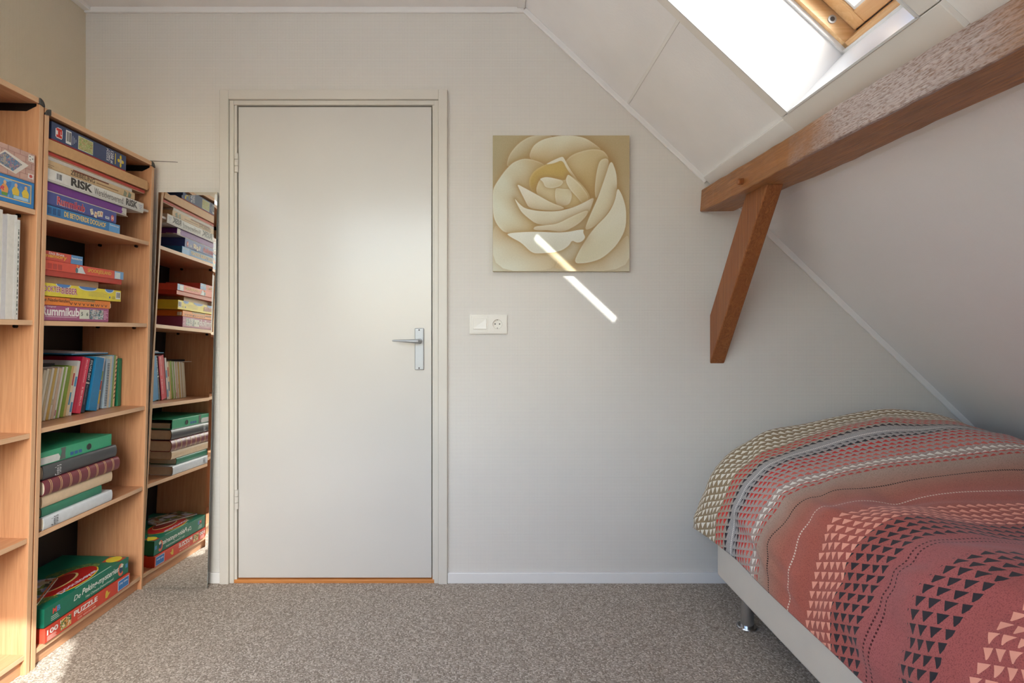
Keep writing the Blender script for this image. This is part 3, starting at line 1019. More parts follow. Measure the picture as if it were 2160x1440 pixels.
# --- second compartment
G2 = 'boxes stacked on the second shelf'
z = 1.1016
t = game_box('magenta game box with white lettering and tiles 5 and 6 on the second shelf', 1.806, 2.127, z, 0.0505, 0.25, (164, 86, 128), (150, 70, 112), group=G2, lx=-0.012, ov=0.95)
text(t, 'Rummikub', paper((236, 228, 230)), 0.001, 0.0165, 0.168, 0.029, bold=0.035)
text(t, 'The Original', paper((228, 214, 220)), 0.001, 0.0425, 0.060, 0.006, bold=0.01)
prt(t, paper((228, 214, 222)), 0.018, 0.158, 0.0125, 0.0140)
prt(t, paper((214, 216, 204)), 0.170, 0.218, 0.0095, 0.0420)
text(t, '5', paper((60, 66, 62)), 0.177, 0.020, 0.009, 0.013, bold=0.02, x=0.0008)
text(t, '6', paper((60, 66, 62)), 0.203, 0.020, 0.009, 0.013, bold=0.02, x=0.0008)
prt(t, picture_mat('game_photo', [(90, 120, 150), (170, 180, 190), (70, 84, 92), (196, 170, 160), (90, 130, 128), (206, 214, 216)], 150), 0.220, 0.292, 0.009, 0.044, name='printed_picture')
for k in range(6):
    prt(t, paper((214, 170, 194)), 0.294, 0.306 + 0.010 * ((k * 5) % 3) / 2, 0.0095 + 0.0055 * k, 0.0118 + 0.0055 * k)
z += 0.0510
t = game_box('orange game box with brown lettering on the second shelf', 1.806, 2.134, z, 0.0275, 0.25, (232, 134, 54), (214, 190, 160), group=G2, lx=-0.011, ov=1, rx=math.radians(-0.15))
text(t, 'de Nederlanden', paper((92, 60, 34)), 0.002, 0.0115, 0.118, 0.011, shear=0.2, bold=0.01)
prt(t, picture_mat('orange_print', [(150, 124, 66), (190, 140, 80), (120, 110, 60)], 200), 0.122, 0.245, 0.0195, 0.0268, name='printed_picture')
text(t, 'V V V V V M W V V', paper((96, 62, 44)), 0.120, 0.004, 0.190, 0.0095, bold=0.02)
obj('torn_corner', MB().box(-0.02, -0.004, 0.328, 0.337, 0.004, 0.020), paper((224, 210, 190)), t)
z += 0.0285
t = game_box('yellow game box with blue waves and red lettering on the second shelf', 1.806, 2.186, z, 0.0420, 0.26, (226, 208, 66), (214, 196, 60), group=G2, lx=-0.006, ov=1)
text(t, 'DOKTER', paper((240, 226, 226)), 0.001, 0.0135, 0.073, 0.020, bold=0.05, x=0.0005)
text(t, 'DOKTER', paper((168, 62, 96)), 0.002, 0.0145, 0.071, 0.018, bold=0.004, x=0.0009)
text(t, 'BIBBER', paper((240, 226, 226)), 0.075, 0.0105, 0.073, 0.022, bold=0.05, x=0.0005)
text(t, 'BIBBER', paper((168, 62, 96)), 0.076, 0.0115, 0.071, 0.020, bold=0.004, x=0.0009)
for a, b in ((0.055, 0.114), (0.157, 0.243), (0.291, 0.334)):
    poly_print(t, paper((206, 222, 226)), ell((a + b) / 2, 0.0420, (b - a) / 2 + 0.004, 0.0135, 16, 180, 360), x=0.0004)
    poly_print(t, paper((72, 124, 190)), ell((a + b) / 2, 0.0420, (b - a) / 2, 0.0105, 16, 180, 360), x=0.0007)
for k in range(4):
    prt(t, paper((190, 176, 90)), 0.205, 0.300 - 0.015 * (k % 2), 0.012 + 0.0045 * k, 0.0135 + 0.0045 * k)
text(t, 'CE', paper((70, 66, 40)), 0.328, 0.008, 0.016, 0.009)
poly_print(t, paper((90, 120, 170)), ell(0.316, 0.013, 0.004, 0.004, 12))
barcode(t, 0.350, 0.376, 0.009, 0.036)
z += 0.0425
t = game_box('narrow brown cardboard box set back between two games on the second shelf', 1.806, 2.094, z, 0.0235, 0.20, (176, 146, 116), (160, 130, 104), group=G2, lx=-0.030, ov=1)
z += 0.0235
t = game_box('red game box with yellow lettering and ghost picture on the second shelf', 1.806, 2.198, z, 0.049, 0.26, (214, 84, 66), (186, 62, 50), group=G2, lx=-0.006, ov=0.62, inset=0.004)
text(t, 'SPOOKJESLAND', paper((226, 190, 80)), 0.196, 0.026, 0.124, 0.016, bold=0.012)
poly_print(t, paper((212, 218, 222)), [(0.138, 0.021), (0.186, 0.021), (0.178, 0.030), (0.170, 0.044), (0.160, 0.045), (0.152, 0.036), (0.144, 0.040)])
poly_print(t, paper((86, 118, 126)), ell(0.143, 0.029, 0.006, 0.009, 12), x=0.0007)
poly_print(t, paper((226, 150, 70)), ell(0.146, 0.044, 0.004, 0.004, 10), x=0.0007)
prt(t, paper((116, 164, 208)), 0.340, 0.3915, 0.0195, 0.0483)
prt(t, paper((214, 222, 222)), 0.343, 0.372, 0.0205, 0.044, 0.0006)
for k in range(3):
    prt(t, paper((176, 62, 52)), 0.015 + 0.022 * k, 0.032 + 0.022 * k, 0.022, 0.040, 0.0003)
z += 0.0495
t = game_box('small red memory game box with blue corner on top of the second stack', 1.806, 1.985, z, 0.0305, 0.17, (204, 82, 70), (188, 70, 60), group=G2, lx=-0.012, ov=1)
text(t, 'Dick Bruna', paper(WHITE), 0.026, 0.0195, 0.066, 0.008, bold=0.01)
text(t, 'memory', paper((232, 172, 72)), 0.006, 0.0055, 0.098, 0.013, bold=0.03)
poly_print(t, paper((92, 144, 196)), [(0.122, 0.0005), (0.1785, 0.0005), (0.1785, 0.030), (0.125, 0.030)])
text(t, 'Ravensburger', paper(WHITE), 0.126, 0.014, 0.050, 0.009, bold=0.02, x=0.0008)

# --- bottom compartment
G3 = 'boxes on the bottom shelf'
t = game_box('flat red puzzle box on the bottom shelf', 1.838, 2.273, 0.0572, 0.047, 0.262, (204, 72, 54), (190, 62, 48), group=G3, lx=0.002, ov=1)
text(t, '100', paper(WHITE), 0.008, 0.022, 0.048, 0.017, bold=0.03)
for k in range(4):
    prt(t, paper((226, 190, 180)), 0.010, 0.050 - 0.004 * (k % 2), 0.004 + 0.004 * k, 0.0055 + 0.004 * k)
prt(t, picture_mat('tiger_picture', [(210, 140, 70), (226, 220, 200), (110, 130, 70), (70, 90, 50), (226, 190, 120)], 110), 0.066, 0.116, 0.007, 0.042, name='printed_picture')
text(t, 'PUZZLE', paper((234, 232, 230)), 0.128, 0.024, 0.118, 0.018, bold=0.03)
text(t, 'puzzle with character', paper((236, 190, 150)), 0.146, 0.0155, 0.088, 0.006, bold=0.01)
text(t, 'SIZE: 400X280 MM.', paper((236, 200, 180)), 0.146, 0.0055, 0.094, 0.006, bold=0.01)
poly_print(t, paper((214, 180, 70)), [(0.290, 0.012), (0.300, 0.010), (0.318, 0.026), (0.306, 0.026), (0.302, 0.036), (0.294, 0.038), (0.290, 0.026)])
prt(t, paper((214, 224, 232)), 0.362, 0.428, 0.004, 0.042)
prt(t, paper((48, 122, 192)), 0.3645, 0.4255, 0.006, 0.040, 0.0006)
text(t, 'play time', paper((226, 236, 244)), 0.370, 0.023, 0.050, 0.010, bold=0.02, x=0.0009)

PK = game_box('green detective game box with white lettering on the bottom shelf', 1.838, 2.272, 0.1062, 0.0625, 0.262, (22, 112, 90), (16, 92, 74), group=G3, lx=-0.002, ov=0.97, rz=math.radians(0.3))
t = PK
text(t, 'De', paper((222, 232, 226)), 0.132, 0.026, 0.034, 0.018, shear=0.25, bold=0.005)
text(t, 'Peking-mysteries', paper((226, 236, 230)), 0.172, 0.0225, 0.200, 0.028, shear=0.2, bold=0.018)
text(t, 'Het Chinese-Detectivespel', paper((206, 222, 214)), 0.192, 0.0075, 0.150, 0.0115, bold=0.008)
text(t, 'M', paper((206, 80, 70)), 0.036, 0.030, 0.018, 0.019, bold=0.05)
text(t, 'B', paper((92, 140, 196)), 0.055, 0.030, 0.015, 0.019, bold=0.05)
for k in range(3):
    prt(t, paper((196, 216, 208)), 0.030, 0.066 - 0.004 * k, 0.010 + 0.006 * k, 0.0118 + 0.006 * k)
mb = MB()
pts = [(0.386, 0.030)]
outer = ell(0.386, 0.030, 0.017, 0.024, 20, 45, 325)
inner = ell(0.386, 0.032, 0.010, 0.015, 20, 325, 45)
poly_print(t, paper((222, 110, 84)), outer + inner)
poly_print(t, paper((46, 66, 110)), ell(0.387, 0.028, 0.008, 0.011, 14), x=0.0007)
poly_print(t, paper((222, 220, 200)), [(0.380, 0.040), (0.396, 0.036), (0.402, 0.046), (0.390, 0.052)], x=0.0008)
prt(t, paper((70, 140, 190)), 0.414, 0.428, 0.024, 0.040)
ZT = 0.0625
# printed lid of the green game: red oval badge, yellow burst, dragon ornament
def tp(pts, c, h, nm='printed_shape'):
    return poly_print(PK, paper(c) if isinstance(c, tuple) else c, pts, x=ZT + h, name=nm, top=True)


tp([(-0.075 + 0.062 * math.cos(a), 0.205 + 0.135 * math.sin(a)) for a in np.linspace(0, 2 * math.pi, 40)[:-1]], (222, 196, 60), 0.0003)
tp([(-0.075 + 0.057 * math.cos(a), 0.205 + 0.130 * math.sin(a)) for a in np.linspace(0, 2 * math.pi, 40)[:-1]], (176, 34, 34), 0.0006)
tp([(-0.095 + 0.034 * math.cos(a), 0.190 + 0.085 * math.sin(a)) for a in np.linspace(0, 2 * math.pi, 30)[:-1]], (206, 190, 130), 0.0009)
tp([(-0.098 + 0.030 * math.cos(a), 0.188 + 0.080 * math.sin(a)) for a in np.linspace(0, 2 * math.pi, 30)[:-1]], (120, 30, 28), 0.0012)
text(PK, 'Doorzoeker', paper((214, 206, 226)), 0.105, -0.024, 0.200, 0.018, x=ZT + 0.0012, top=True, bold=0.03)
prt_t = [(-0.010, 0.15), (-0.006, 0.15), (-0.006, 0.34), (-0.010, 0.34)]
tp(prt_t, (170, 200, 190), 0.0004)
tp([(-0.066, 0.372), (-0.006, 0.385), (-0.004, 0.425), (-0.070, 0.425)], (190, 60, 44), 0.0003)
tp([(-0.038 + 0.026 * math.cos(a), 0.402 + 0.030 * math.sin(a)) for a in np.linspace(0, 2 * math.pi, 24)[:-1]], (222, 206, 62), 0.0006)
drag = picture_mat('dragon_print', [(96, 120, 60), (46, 96, 66), (130, 140, 76), (34, 90, 70)], 130)
tp([(-0.13, 0.26), (-0.05, 0.30), (-0.06, 0.36), (-0.09, 0.37), (-0.14, 0.33), (-0.18, 0.25), (-0.17, 0.22)], drag, 0.0003, 'printed_picture')
tp([(-0.03, 0.06), (-0.02, 0.09), (-0.06, 0.10), (-0.07, 0.02), (-0.04, 0.02)], drag, 0.0003, 'printed_picture')
# comic lying on the lid
mag = thing('magazine', 'colourful comic lying on top of the green game box', 'magazine', case_m(-0.002, 1.838, 0.1062 + ZT + 0.0016, 0))
comic = picture_mat('comic_cover', [(120, 140, 70), (186, 176, 150), (90, 110, 60), (150, 90, 60), (190, 194, 206), (60, 70, 60), (110, 130, 160)], 45)
q4 = [(-0.036, 0.010), (-0.122, 0.218), (-0.235, 0.170), (-0.150, -0.030)]
obj('pages', MB().prism(q4, 'z', 0, 0.0042), paper((222, 218, 206)), mag)
obj('cover', MB().prism(q4, 'z', 0.0042, 0.0052), comic, mag)


def mq(u, v):
    a = [Vector(p) for p in q4]
    return tuple((a[0] * (1 - v) + a[3] * v) * (1 - u) + (a[1] * (1 - v) + a[2] * v) * u)


def mprint(uv, c, h):
    obj('printed_shape', MB().prism([mq(u, v) for u, v in uv], 'z', 0.0051, 0.0054 + h), paper(c), mag)


mprint([(0.03, 0.02), (0.97, 0.02), (0.97, 0.06), (0.03, 0.06)], (206, 110, 60), 0.0)
mprint([(0.20, 0.35), (0.45, 0.28), (0.62, 0.36), (0.60, 0.62), (0.35, 0.70), (0.20, 0.55)], (22, 24, 28), 0.0)
mprint([(0.28, 0.42), (0.55, 0.40), (0.60, 0.66), (0.36, 0.74)], (206, 208, 220), 0.0003)
mprint([(0.24, 0.36), (0.48, 0.30), (0.50, 0.34), (0.26, 0.40)], (206, 180, 60), 0.0003)
mprint([(0.05, 0.10), (0.25, 0.08), (0.22, 0.45), (0.08, 0.45)], (196, 200, 212), 0.0)
mprint([(0.60, 0.86), (0.88, 0.80), (0.88, 0.92), (0.62, 0.97)], (216, 210, 190), 0.0)
mprint([(0.63, 0.88), (0.85, 0.83), (0.85, 0.89), (0.64, 0.94)], (30, 30, 28), 0.0003)

# --- left bookcase: two thick boxes
BR = flat('brick_print', (196, 160, 148), 0.4, 0.12, 30)
G4 = 'thick boxes in the left bookcase'
t = game_box('thick game box with blue border and children picture on the upper shelf', 1.390, 1.757, 1.4445, 0.079, 0.25, (44, 124, 190), (40, 110, 170), group=G4, lx=-0.010, ov=1, rz=math.radians(-1.0))
prt(t, paper((226, 190, 120)), 0.012, 0.356, 0.012, 0.070)
prt(t, picture_mat('children_scene', [(90, 150, 206), (70, 126, 190), (120, 176, 222), (84, 140, 196)], 40), 0.016, 0.352, 0.015, 0.067, 0.0006, 'printed_picture')
for yy, c in ((0.300, (222, 190, 70)), (0.335, (222, 196, 74)), (0.262, (226, 160, 90))):
    poly_print(t, paper(c), [(yy - 0.010, 0.026), (yy + 0.010, 0.026), (yy + 0.012, 0.040), (yy + 0.004, 0.051), (yy - 0.006, 0.051), (yy - 0.014, 0.040)], x=0.0009)
    poly_print(t, paper((224, 178, 130)), ell(yy, 0.056, 0.005, 0.006, 12), x=0.0010)
    poly_print(t, paper((96, 150, 70) if yy < 0.32 else (120, 70, 50)), [(yy - 0.010, 0.018), (yy + 0.008, 0.018), (yy + 0.010, 0.027), (yy - 0.010, 0.027)], x=0.0010)
prt(t, paper((160, 200, 226)), 0.292, 0.344, 0.017, 0.026, 0.0012)
text(t, 'PARTY', paper((230, 214, 80)), 0.150, 0.046, 0.085, 0.018, bold=0.03, x=0.0009)
text(t, 'JUNIOR', paper((206, 50, 90)), 0.175, 0.028, 0.085, 0.016, bold=0.03, shear=0.3, x=0.0012)
t = game_box('thick game box with pink stone wall print above the blue bordered box', 1.388, 1.757, 1.4445 + 0.0795, 0.088, 0.25, (196, 160, 148), (196, 160, 148), group=G4, lx=-0.010, ov=1, rz=math.radians(-1.0), lid_m=BR)
mb = MB()
for r_ in range(5):
    zz = 0.002 + r_ * 0.0176
    mb.box(0.0001, 0.0004, 0.001, 0.369, zz, zz + 0.0011)
    for k in range(9):
        yy = 0.02 + k * 0.042 + (0.021 if r_ % 2 else 0)
        if yy < 0.36:
            mb.box(0.0001, 0.0004, yy, yy + 0.0012, zz, zz + 0.0176)
obj('printed_joints', mb, paper((160, 118, 110)), t)['kind'] = 'stuff'
poly_print(t, paper((222, 216, 208)), [(0.215, 0.030), (0.262, 0.070), (0.345, 0.048), (0.300, 0.010)], x=0.0007)
poly_print(t, picture_mat('board_print', [(110, 120, 130), (150, 120, 140), (90, 130, 170), (170, 160, 150)], 120), [(0.222, 0.034), (0.262, 0.064), (0.322, 0.044), (0.290, 0.016)], x=0.0010, name='printed_picture')
prt(t, paper((228, 224, 218)), 0.344, 0.364, 0.062, 0.082, 0.0007)
prt(t, paper((228, 220, 216)), 0.344, 0.364, 0.010, 0.025, 0.0007)
poly_print(t, paper((206, 90, 84)), ell(0.354, 0.0175, 0.006, 0.005, 12), x=0.0010)
for a, b in ((0.349, 0.077), (0.359, 0.072), (0.350, 0.067)):
    poly_print(t, paper((60, 60, 60)), ell(a, b, 0.0018, 0.0018, 8), x=0.0010)


# ------------------------------------------------------------------ upright books
def book(label, y, z, th, h, depth, col, lx, lean=0.0, name='book', group=None, hard=False, cat='book', page=(226, 220, 206)):
    """upright book, spine to the room; y is the far bottom edge"""
    t = thing(name, label, cat, case_m(lx, y, z, 0, -lean), group)
    c = 0.0022 if hard else 0.0008
    mt = col if not isinstance(col, tuple) else paper(col)
    mb = MB()
    mb.box(-depth, 0, -th, -th + c, 0, h)
    mb.box(-depth, 0, -c, 0, 0, h)
    mb.box(-c, 0, -th + c, -c, 0, h)
    obj('cover', mb, mt, t, bevel=0.0006)
    i = 0.003 if hard else 0.0008
    obj('pages', MB().box(-depth + i, -c - 0.0002, -th + c, -c, i, h - i), paper(page, 0.8), t)
    return t


GB = 'upright books on the middle shelf'
L0 = math.radians(14.0)
zb = 0.7595
bk = [  # thickness, height, colour, label
    (0.014, 0.176, (206, 196, 170), 'sand coloured booklet furthest into the shadow behind the side panel'),
    (0.012, 0.180, (220, 214, 196), 'off white booklet second from the side panel, half hidden'),
    (0.012, 0.178, (196, 178, 140), 'straw coloured booklet just left of the mustard spine, half hidden'),
    (0.012, 0.181, (226, 222, 210), 'white booklet touching the mustard spine on its left, half hidden'),
    (0.013, 0.180, (212, 180, 96), 'thin book with mustard yellow spine among the leaning booklets'),
    (0.010, 0.182, (222, 218, 206), 'thin white booklet next to the mustard spine'),
    (0.013, 0.178, (216, 192, 164), 'thin beige booklet in the leaning row'),
    (0.010, 0.182, (228, 226, 218), 'thin white booklet left of the pale green one'),
    (0.009, 0.184, (140, 172, 82), 'thin pale green booklet in the leaning row'),
    (0.009, 0.182, (222, 220, 206), 'thin white booklet right of the pale green one'),
    (0.019, 0.184, (122, 152, 46), 'olive green booklet in the middle of the leaning row'),
    (0.013, 0.182, (198, 170, 112), 'tan booklet beside the olive green one'),
    (0.014, 0.182, (222, 208, 182), 'cream booklet with blue and red marks on its spine'),
    (0.015, 0.200, (214, 216, 218), 'tall white booklet with blue squares on its spine'),
]
y = 1.898
pos = []
for th, h, c, lb in bk:
    th *= 0.88
    y += th * 1.023
    t = book(lb, y, zb, th, h, 0.14, c, -0.098, math.radians(12), group=GB)
    pos.append(t)
    y += 0.0008
for (zz, c) in ((0.11, (180, 60, 60)), (0.04, (60, 130, 170))):
    prt(pos[12], paper(c), -0.011, -0.004, zz, zz + 0.045)
for zz in (0.012, 0.105):
    prt(pos[13], paper((70, 140, 190)), -0.012, -0.003, zz, zz + 0.036)
prt(pos[5], paper((190, 176, 140)), -0.007, -0.003, 0.05, 0.07)
prt(pos[7], paper((190, 110, 120)), -0.007, -0.003, 0.01, 0.03)
y = 2.1125
t = book('thick raspberry pink hardback leaning in the middle of the row', y, zb, 0.0415, 0.208, 0.15, (190, 24, 66), -0.098, math.radians(12.8), group=GB, hard=True)
prt(t, paper((214, 62, 92)), -0.024, -0.001, 0.001, 0.207)
text(t, 'MALALA YOUSAFZAI', paper((236, 190, 200)), -0.018, 0.115, 0.006, 0.085, rot=-90, bold=0.01, x=0.0008)
text(t, 'IK BEN MALALA', paper((240, 206, 212)), -0.017, 0.028, 0.008, 0.070, rot=-90, bold=0.01, x=0.0008)
y = 2.137
t = book('dark navy book between the pink and the blue ones', y, zb, 0.0215, 0.205, 0.15, (30, 42, 56), -0.100, math.radians(12.8), group=GB, hard=True)
text(t, 'SYLVIA DAY', paper((216, 220, 224)), -0.017, 0.120, 0.011, 0.078, rot=-90, bold=0.02)
prt(t, paper((206, 198, 186)), -0.021, -0.002, 0.108, 0.114)
text(t, 'Een crossfire roman', paper((170, 150, 160)), -0.014, 0.030, 0.006, 0.072, rot=-90)
y = 2.191
t = book('bright blue plastic covered book leaning to the right', y, zb, 0.045, 0.204, 0.15, (30, 128, 184), -0.092, math.radians(10.6), group=GB, hard=True)
y = 2.2258
t = book('booklet with green, red and yellow pictures on a white spine', y, zb, 0.030, 0.206, 0.14, (206, 214, 220), -0.108, math.radians(9.5), group=GB)
prt(t, paper((150, 176, 84)), -0.027, -0.003, 0.115, 0.150)
prt(t, paper((196, 84, 66)), -0.027, -0.003, 0.076, 0.112)
prt(t, paper((222, 196, 96)), -0.028, -0.002, 0.022, 0.072)
prt(t, paper((206, 214, 220)), -0.029, -0.001, 0.002, 0.012)
y = 2.2655
t = book('pale blue spiral bound notebook in the row', y, zb, 0.0208, 0.196, 0.14, (176, 202, 222), -0.104, math.radians(5), group=GB, name='notebook')
mb = MB()
for k in range(26):
    zz = 0.010 + k * 0.0066
    mb.tube([(-0.004, -0.014, zz), (0.004, -0.013, zz + 0.001), (0.005, -0.009, zz + 0.0015), (-0.004, -0.007, zz + 0.002)], [0.0009] * 4, 5)
obj('spiral_binding', mb, M['blackmetal'], t)['kind'] = 'stuff'
for th, h, c, lb, ln in ((0.0105, 0.206, (206, 204, 190), 'thin grey white booklet right of the spiral notebook', 4.75), (0.0105, 0.210, (150, 186, 210), 'thin sky blue booklet right of the spiral notebook', 4.5),
                         (0.0105, 0.210, (122, 160, 110), 'thin sage green booklet near the end of the row', 4.25), (0.0105, 0.206, (214, 190, 150), 'thin cream booklet with dark zigzag marks near the end of the row', 4.0)):
    y += th * 1.01 + 0.0012
    t = book(lb, y, zb, th, h, 0.14, c, -0.104, math.radians(ln), group=GB)
for k in range(10):
    poly_print(t, paper((64, 54, 48)), [(-0.009, 0.03 + 0.017 * k), (-0.002, 0.036 + 0.017 * k), (-0.002, 0.042 + 0.017 * k), (-0.009, 0.036 + 0.017 * k)])
y = 2.3455
t = book('dark green book at the far end of the leaning row', min(y, 2.352), zb, 0.0185, 0.195, 0.14, (32, 116, 84), -0.100, math.radians(0.6), group=GB, hard=True)

# papers and a blue folder lying across the tops of the books, behind
fl = thing('folder', 'blue cardboard folder lying across the tops of the books', 'folder', case_m(-0.112, 2.085, 0.9785, 0.0, math.radians(-1.0)))
obj('folder_cover', MB().box(-0.14, -0.004, 0.0, 0.20, 0.000, 0.004), paper((40, 130, 180)), fl)
obj('loose_papers', MB().hexa([(-0.15, 0.026, 0.004), (-0.010, 0.026, 0.004), (-0.006, 0.202, 0.004), (-0.15, 0.202, 0.004), (-0.15, 0.026, 0.016), (-0.014, 0.030, 0.010), (-0.006, 0.202, 0.0060), (-0.15, 0.202, 0.010)]), paper((206, 208, 214)), fl)
tag(obj('paper_sheet', MB().box(-1.66, -1.532, 1.83, 2.05, 0.9405, 0.9425), paper((190, 188, 186))), 'grey paper sheet lying on the booklets under the black notepad', 'paper')
tag(obj('notepad', MB().box(-1.665, -1.562, 1.84, 2.045, 0.943, 0.953), paper((26, 26, 28))), 'black notepad lying on the booklets at the shadowed back of the shelf', 'notepad')


# ------------------------------------------------------------------ photo albums
def album(label, y0, y1, z, h, depth, col, lx, rz=0.0, page=(222, 214, 196), spine_r=0.6, name='photo_album', group='photo albums in the stack', end=True):
    t = thing(name, label, 'photo album', case_m(lx, y0, z, rz), group)
    L = y1 - y0
    mt = paper(col, 0.33)
    c = 0.0028
    # cover: C-shaped profile with rounded spine
    k = 9
    r = h / 2
    rx = r * spine_r
    outer = [(-depth, 0), (-rx, 0)] + [(-rx + rx * math.sin(a), r - r * math.cos(a)) for a in np.linspace(0.15, math.pi - 0.15, k)] + [(-rx, h), (-depth, h)]
    inner = [(-depth, h - c), (-rx, h - c)] + [(-rx + (rx - c) * math.sin(a), r + (r - c) * math.cos(a)) for a in np.linspace(0.15, math.pi - 0.15, k)] + [(-rx, c), (-depth, c)]
    poly = outer + inner
    mb = MB()
    n_ = len(outer)
    vs = [(px, yy, pz_) for yy in (0, L) for px, pz_ in poly]
    N = len(poly)
    fs = []
    for i in range(n_ - 1):
        a, b, c2, d = i, i + 1, N - 2 - i, N - 1 - i
        fs += [(a, b, c2, d), (N + d, N + c2, N + b, N + a)]
    fs += [(i, (i + 1) % N, N + (i + 1) % N, N + i) for i in range(N)]
    mb.add(vs, fs)
    obj('cover', mb, mt, t, smooth=True)
    pi = [(-depth + 0.006, c), (-rx, c)] + [(-rx + (rx - c - 0.0004) * math.sin(a), r - (r - c) * math.cos(a)) for a in np.linspace(0.2, math.pi - 0.2, 7)] + [(-rx, h - c), (-depth + 0.006, h - c)]
    obj('pages', MB().prism(pi, 'y', 0.004, L - 0.004), paper(page, 0.8), t)
    return t


def bands(t, h, ys_, col, rx, wdt=0.0022):
    r = h / 2
    for yy in ys_:
        mb = MB()
        pts = [(-rx + (rx + 0.0004) * math.sin(a), r - (r + 0.0004) * math.cos(a)) for a in np.linspace(0.12, math.pi - 0.12, 12)]
        vs = [(px, yy + d, pz_) for px, pz_ in pts for d in (0, wdt)]
        mb.add(vs, [(2 * i, 2 * i + 1, 2 * i + 3, 2 * i + 2) for i in range(11)])
        obj('gilt_band', mb, col, t)


GOLD = flat('gilt_print', (214, 180, 130), 0.4, 0.05)
z = 0.4265
t = album('white photo album with black lettering at the bottom of the album stack', 1.828, 2.160, z, 0.040, 0.25, (206, 212, 218), -0.002, spine_r=0.25)
text(t, "Foto's", paper((54, 58, 64)), 0.030, 0.006, 0.030, 0.028, rot=90, x=0.0008)
z += 0.0402
t = album('dark green photo album second from the bottom of the album stack', 1.830, 2.114, z, 0.031, 0.24, (44, 122, 96), -0.012, spine_r=0.3)
z += 0.0312
t = album('cream linen photo album under the maroon one', 1.826, 2.166, z, 0.039, 0.25, (214, 190, 158), -0.008, spine_r=0.3)
z += 0.0392
t = album('maroon photo album with gold bands on its spine', 1.822, 2.190, z, 0.050, 0.25, (110, 44, 56), 0.004, spine_r=0.5)
ysb = []
for k in range(8):
    y0_ = 0.022 + k * 0.0435
    ysb += [y0_, y0_ + 0.006]
bands(t, 0.050, ysb, GOLD, 0.0125)
z += 0.0502
t = album('charcoal photo album with white lettering under the green ring binder', 1.824, 2.182, z, 0.0465, 0.25, (66, 68, 72), -0.004, spine_r=0.35)
text(t, "Foto's", paper((206, 208, 212)), 0.046, 0.006, 0.028, 0.032, rot=90, x=0.0008)
z += 0.0467
RB = thing('ring_binder', 'green ring binder with finger hole on top of the album stack', 'binder', case_m(-0.014, 1.820, z, 0.0))
t = RB
mb = MB()
mb.box(-0.25, 0, 0, 0.345, 0, 0.0025)
mb.box(-0.25, 0, 0, 0.345, 0.0415, 0.044)
mb.box(-0.0025, 0, 0, 0.345, 0.0025, 0.0415)
obj('cover', mb, paper((52, 156, 116), 0.35), t, bevel=0.001)
obj('papers', MB().box(-0.24, -0.012, 0.006, 0.338, 0.003, 0.026), paper((220, 214, 200), 0.8), t)
obj('ring_mechanism', MB().tube([(-0.03, 0.10, 0.020), (-0.03, 0.24, 0.020)], [0.006, 0.006], 8), M['chrome'], t)
poly_print(t, paper((206, 208, 206)), [(0.003, 0.003), (0.082, 0.003), (0.086, 0.014), (0.078, 0.026), (0.003, 0.026)])
poly_print(t, paper((88, 96, 92)), [(0.082, 0.003), (0.110, 0.003), (0.108, 0.020), (0.110, 0.042), (0.088, 0.042), (0.092, 0.030), (0.088, 0.018)], x=0.0006)
for k in range(3):
    poly_print(t, paper((40, 92, 150)), [(0.132 + 0.020 * k, 0.008), (0.147 + 0.020 * k, 0.008), (0.147 + 0.020 * k, 0.019), (0.132 + 0.020 * k, 0.019)])
poly_print(t, paper((34, 40, 40)), ell(0.222, 0.020, 0.011, 0.0105, 18))
obj('hole_ring', MB().tube([(0.0008, 0.222 + 0.011 * math.cos(a), 0.020 + 0.0105 * math.sin(a)) for a in np.linspace(0, 2 * math.pi, 20)], 0.0010, 6), M['seal'], t)

# magazines in the left bookcase
GM = 'white magazines in the left bookcase'
zl = 1.1025
yy = 1.716
for th, h, c, lb in ((0.010, 0.300, (214, 214, 210), 'white magazine with dotted dark print down its spine, nearest the side panel'), (0.009, 0.312, (226, 226, 224), 'thin white magazine second from the side panel of the left bookcase'),
                     (0.024, 0.310, (222, 220, 214), 'thick white magazine third from the side panel of the left bookcase'), (0.016, 0.306, (206, 206, 210), 'pale grey magazine left of the thick white one'),
                     (0.014, 0.318, (226, 222, 214), 'white magazine behind the tan card'), (0.020, 0.310, (216, 212, 204), 'off white magazine at the cut edge of the photo')):
    t = book(lb, yy, zl, th, h, 0.21, c, -0.010, 0.0, name='magazine', group=GM, cat='magazine')
    if 'dotted' in lb:
        for k in range(22):
            prt(t, paper((70, 80, 76)), -0.0065, -0.0035, 0.015 + 0.012 * k, 0.019 + 0.012 * k + 0.003 * (k % 3))
    yy -= th + 0.0008
t = book('tan card folder standing at the cut edge of the photo', yy, zl, 0.018, 0.318, 0.21, (214, 150, 92), -0.006, 0.0, name='card_folder', cat='folder')

# ------------------------------------------------------------------ mirror
mr = thing('mirror', 'tall frameless mirror standing on the carpet against the wall by the bookcase', 'mirror')
y0m, y1m = 2.355, 2.398
xb0, xb1, xt0, xt1, zt = -1.4350, -1.1685, -1.3945, -1.146, 1.654


def mp_(u, v, off):
    xl = xb0 + (xt0 - xb0) * v
    xr = xb1 + (xt1 - xb1) * v
    return (xl + (xr - xl) * u, y0m + (y1m - y0m) * v + off, 0.004 + (zt - 0.004) * v)


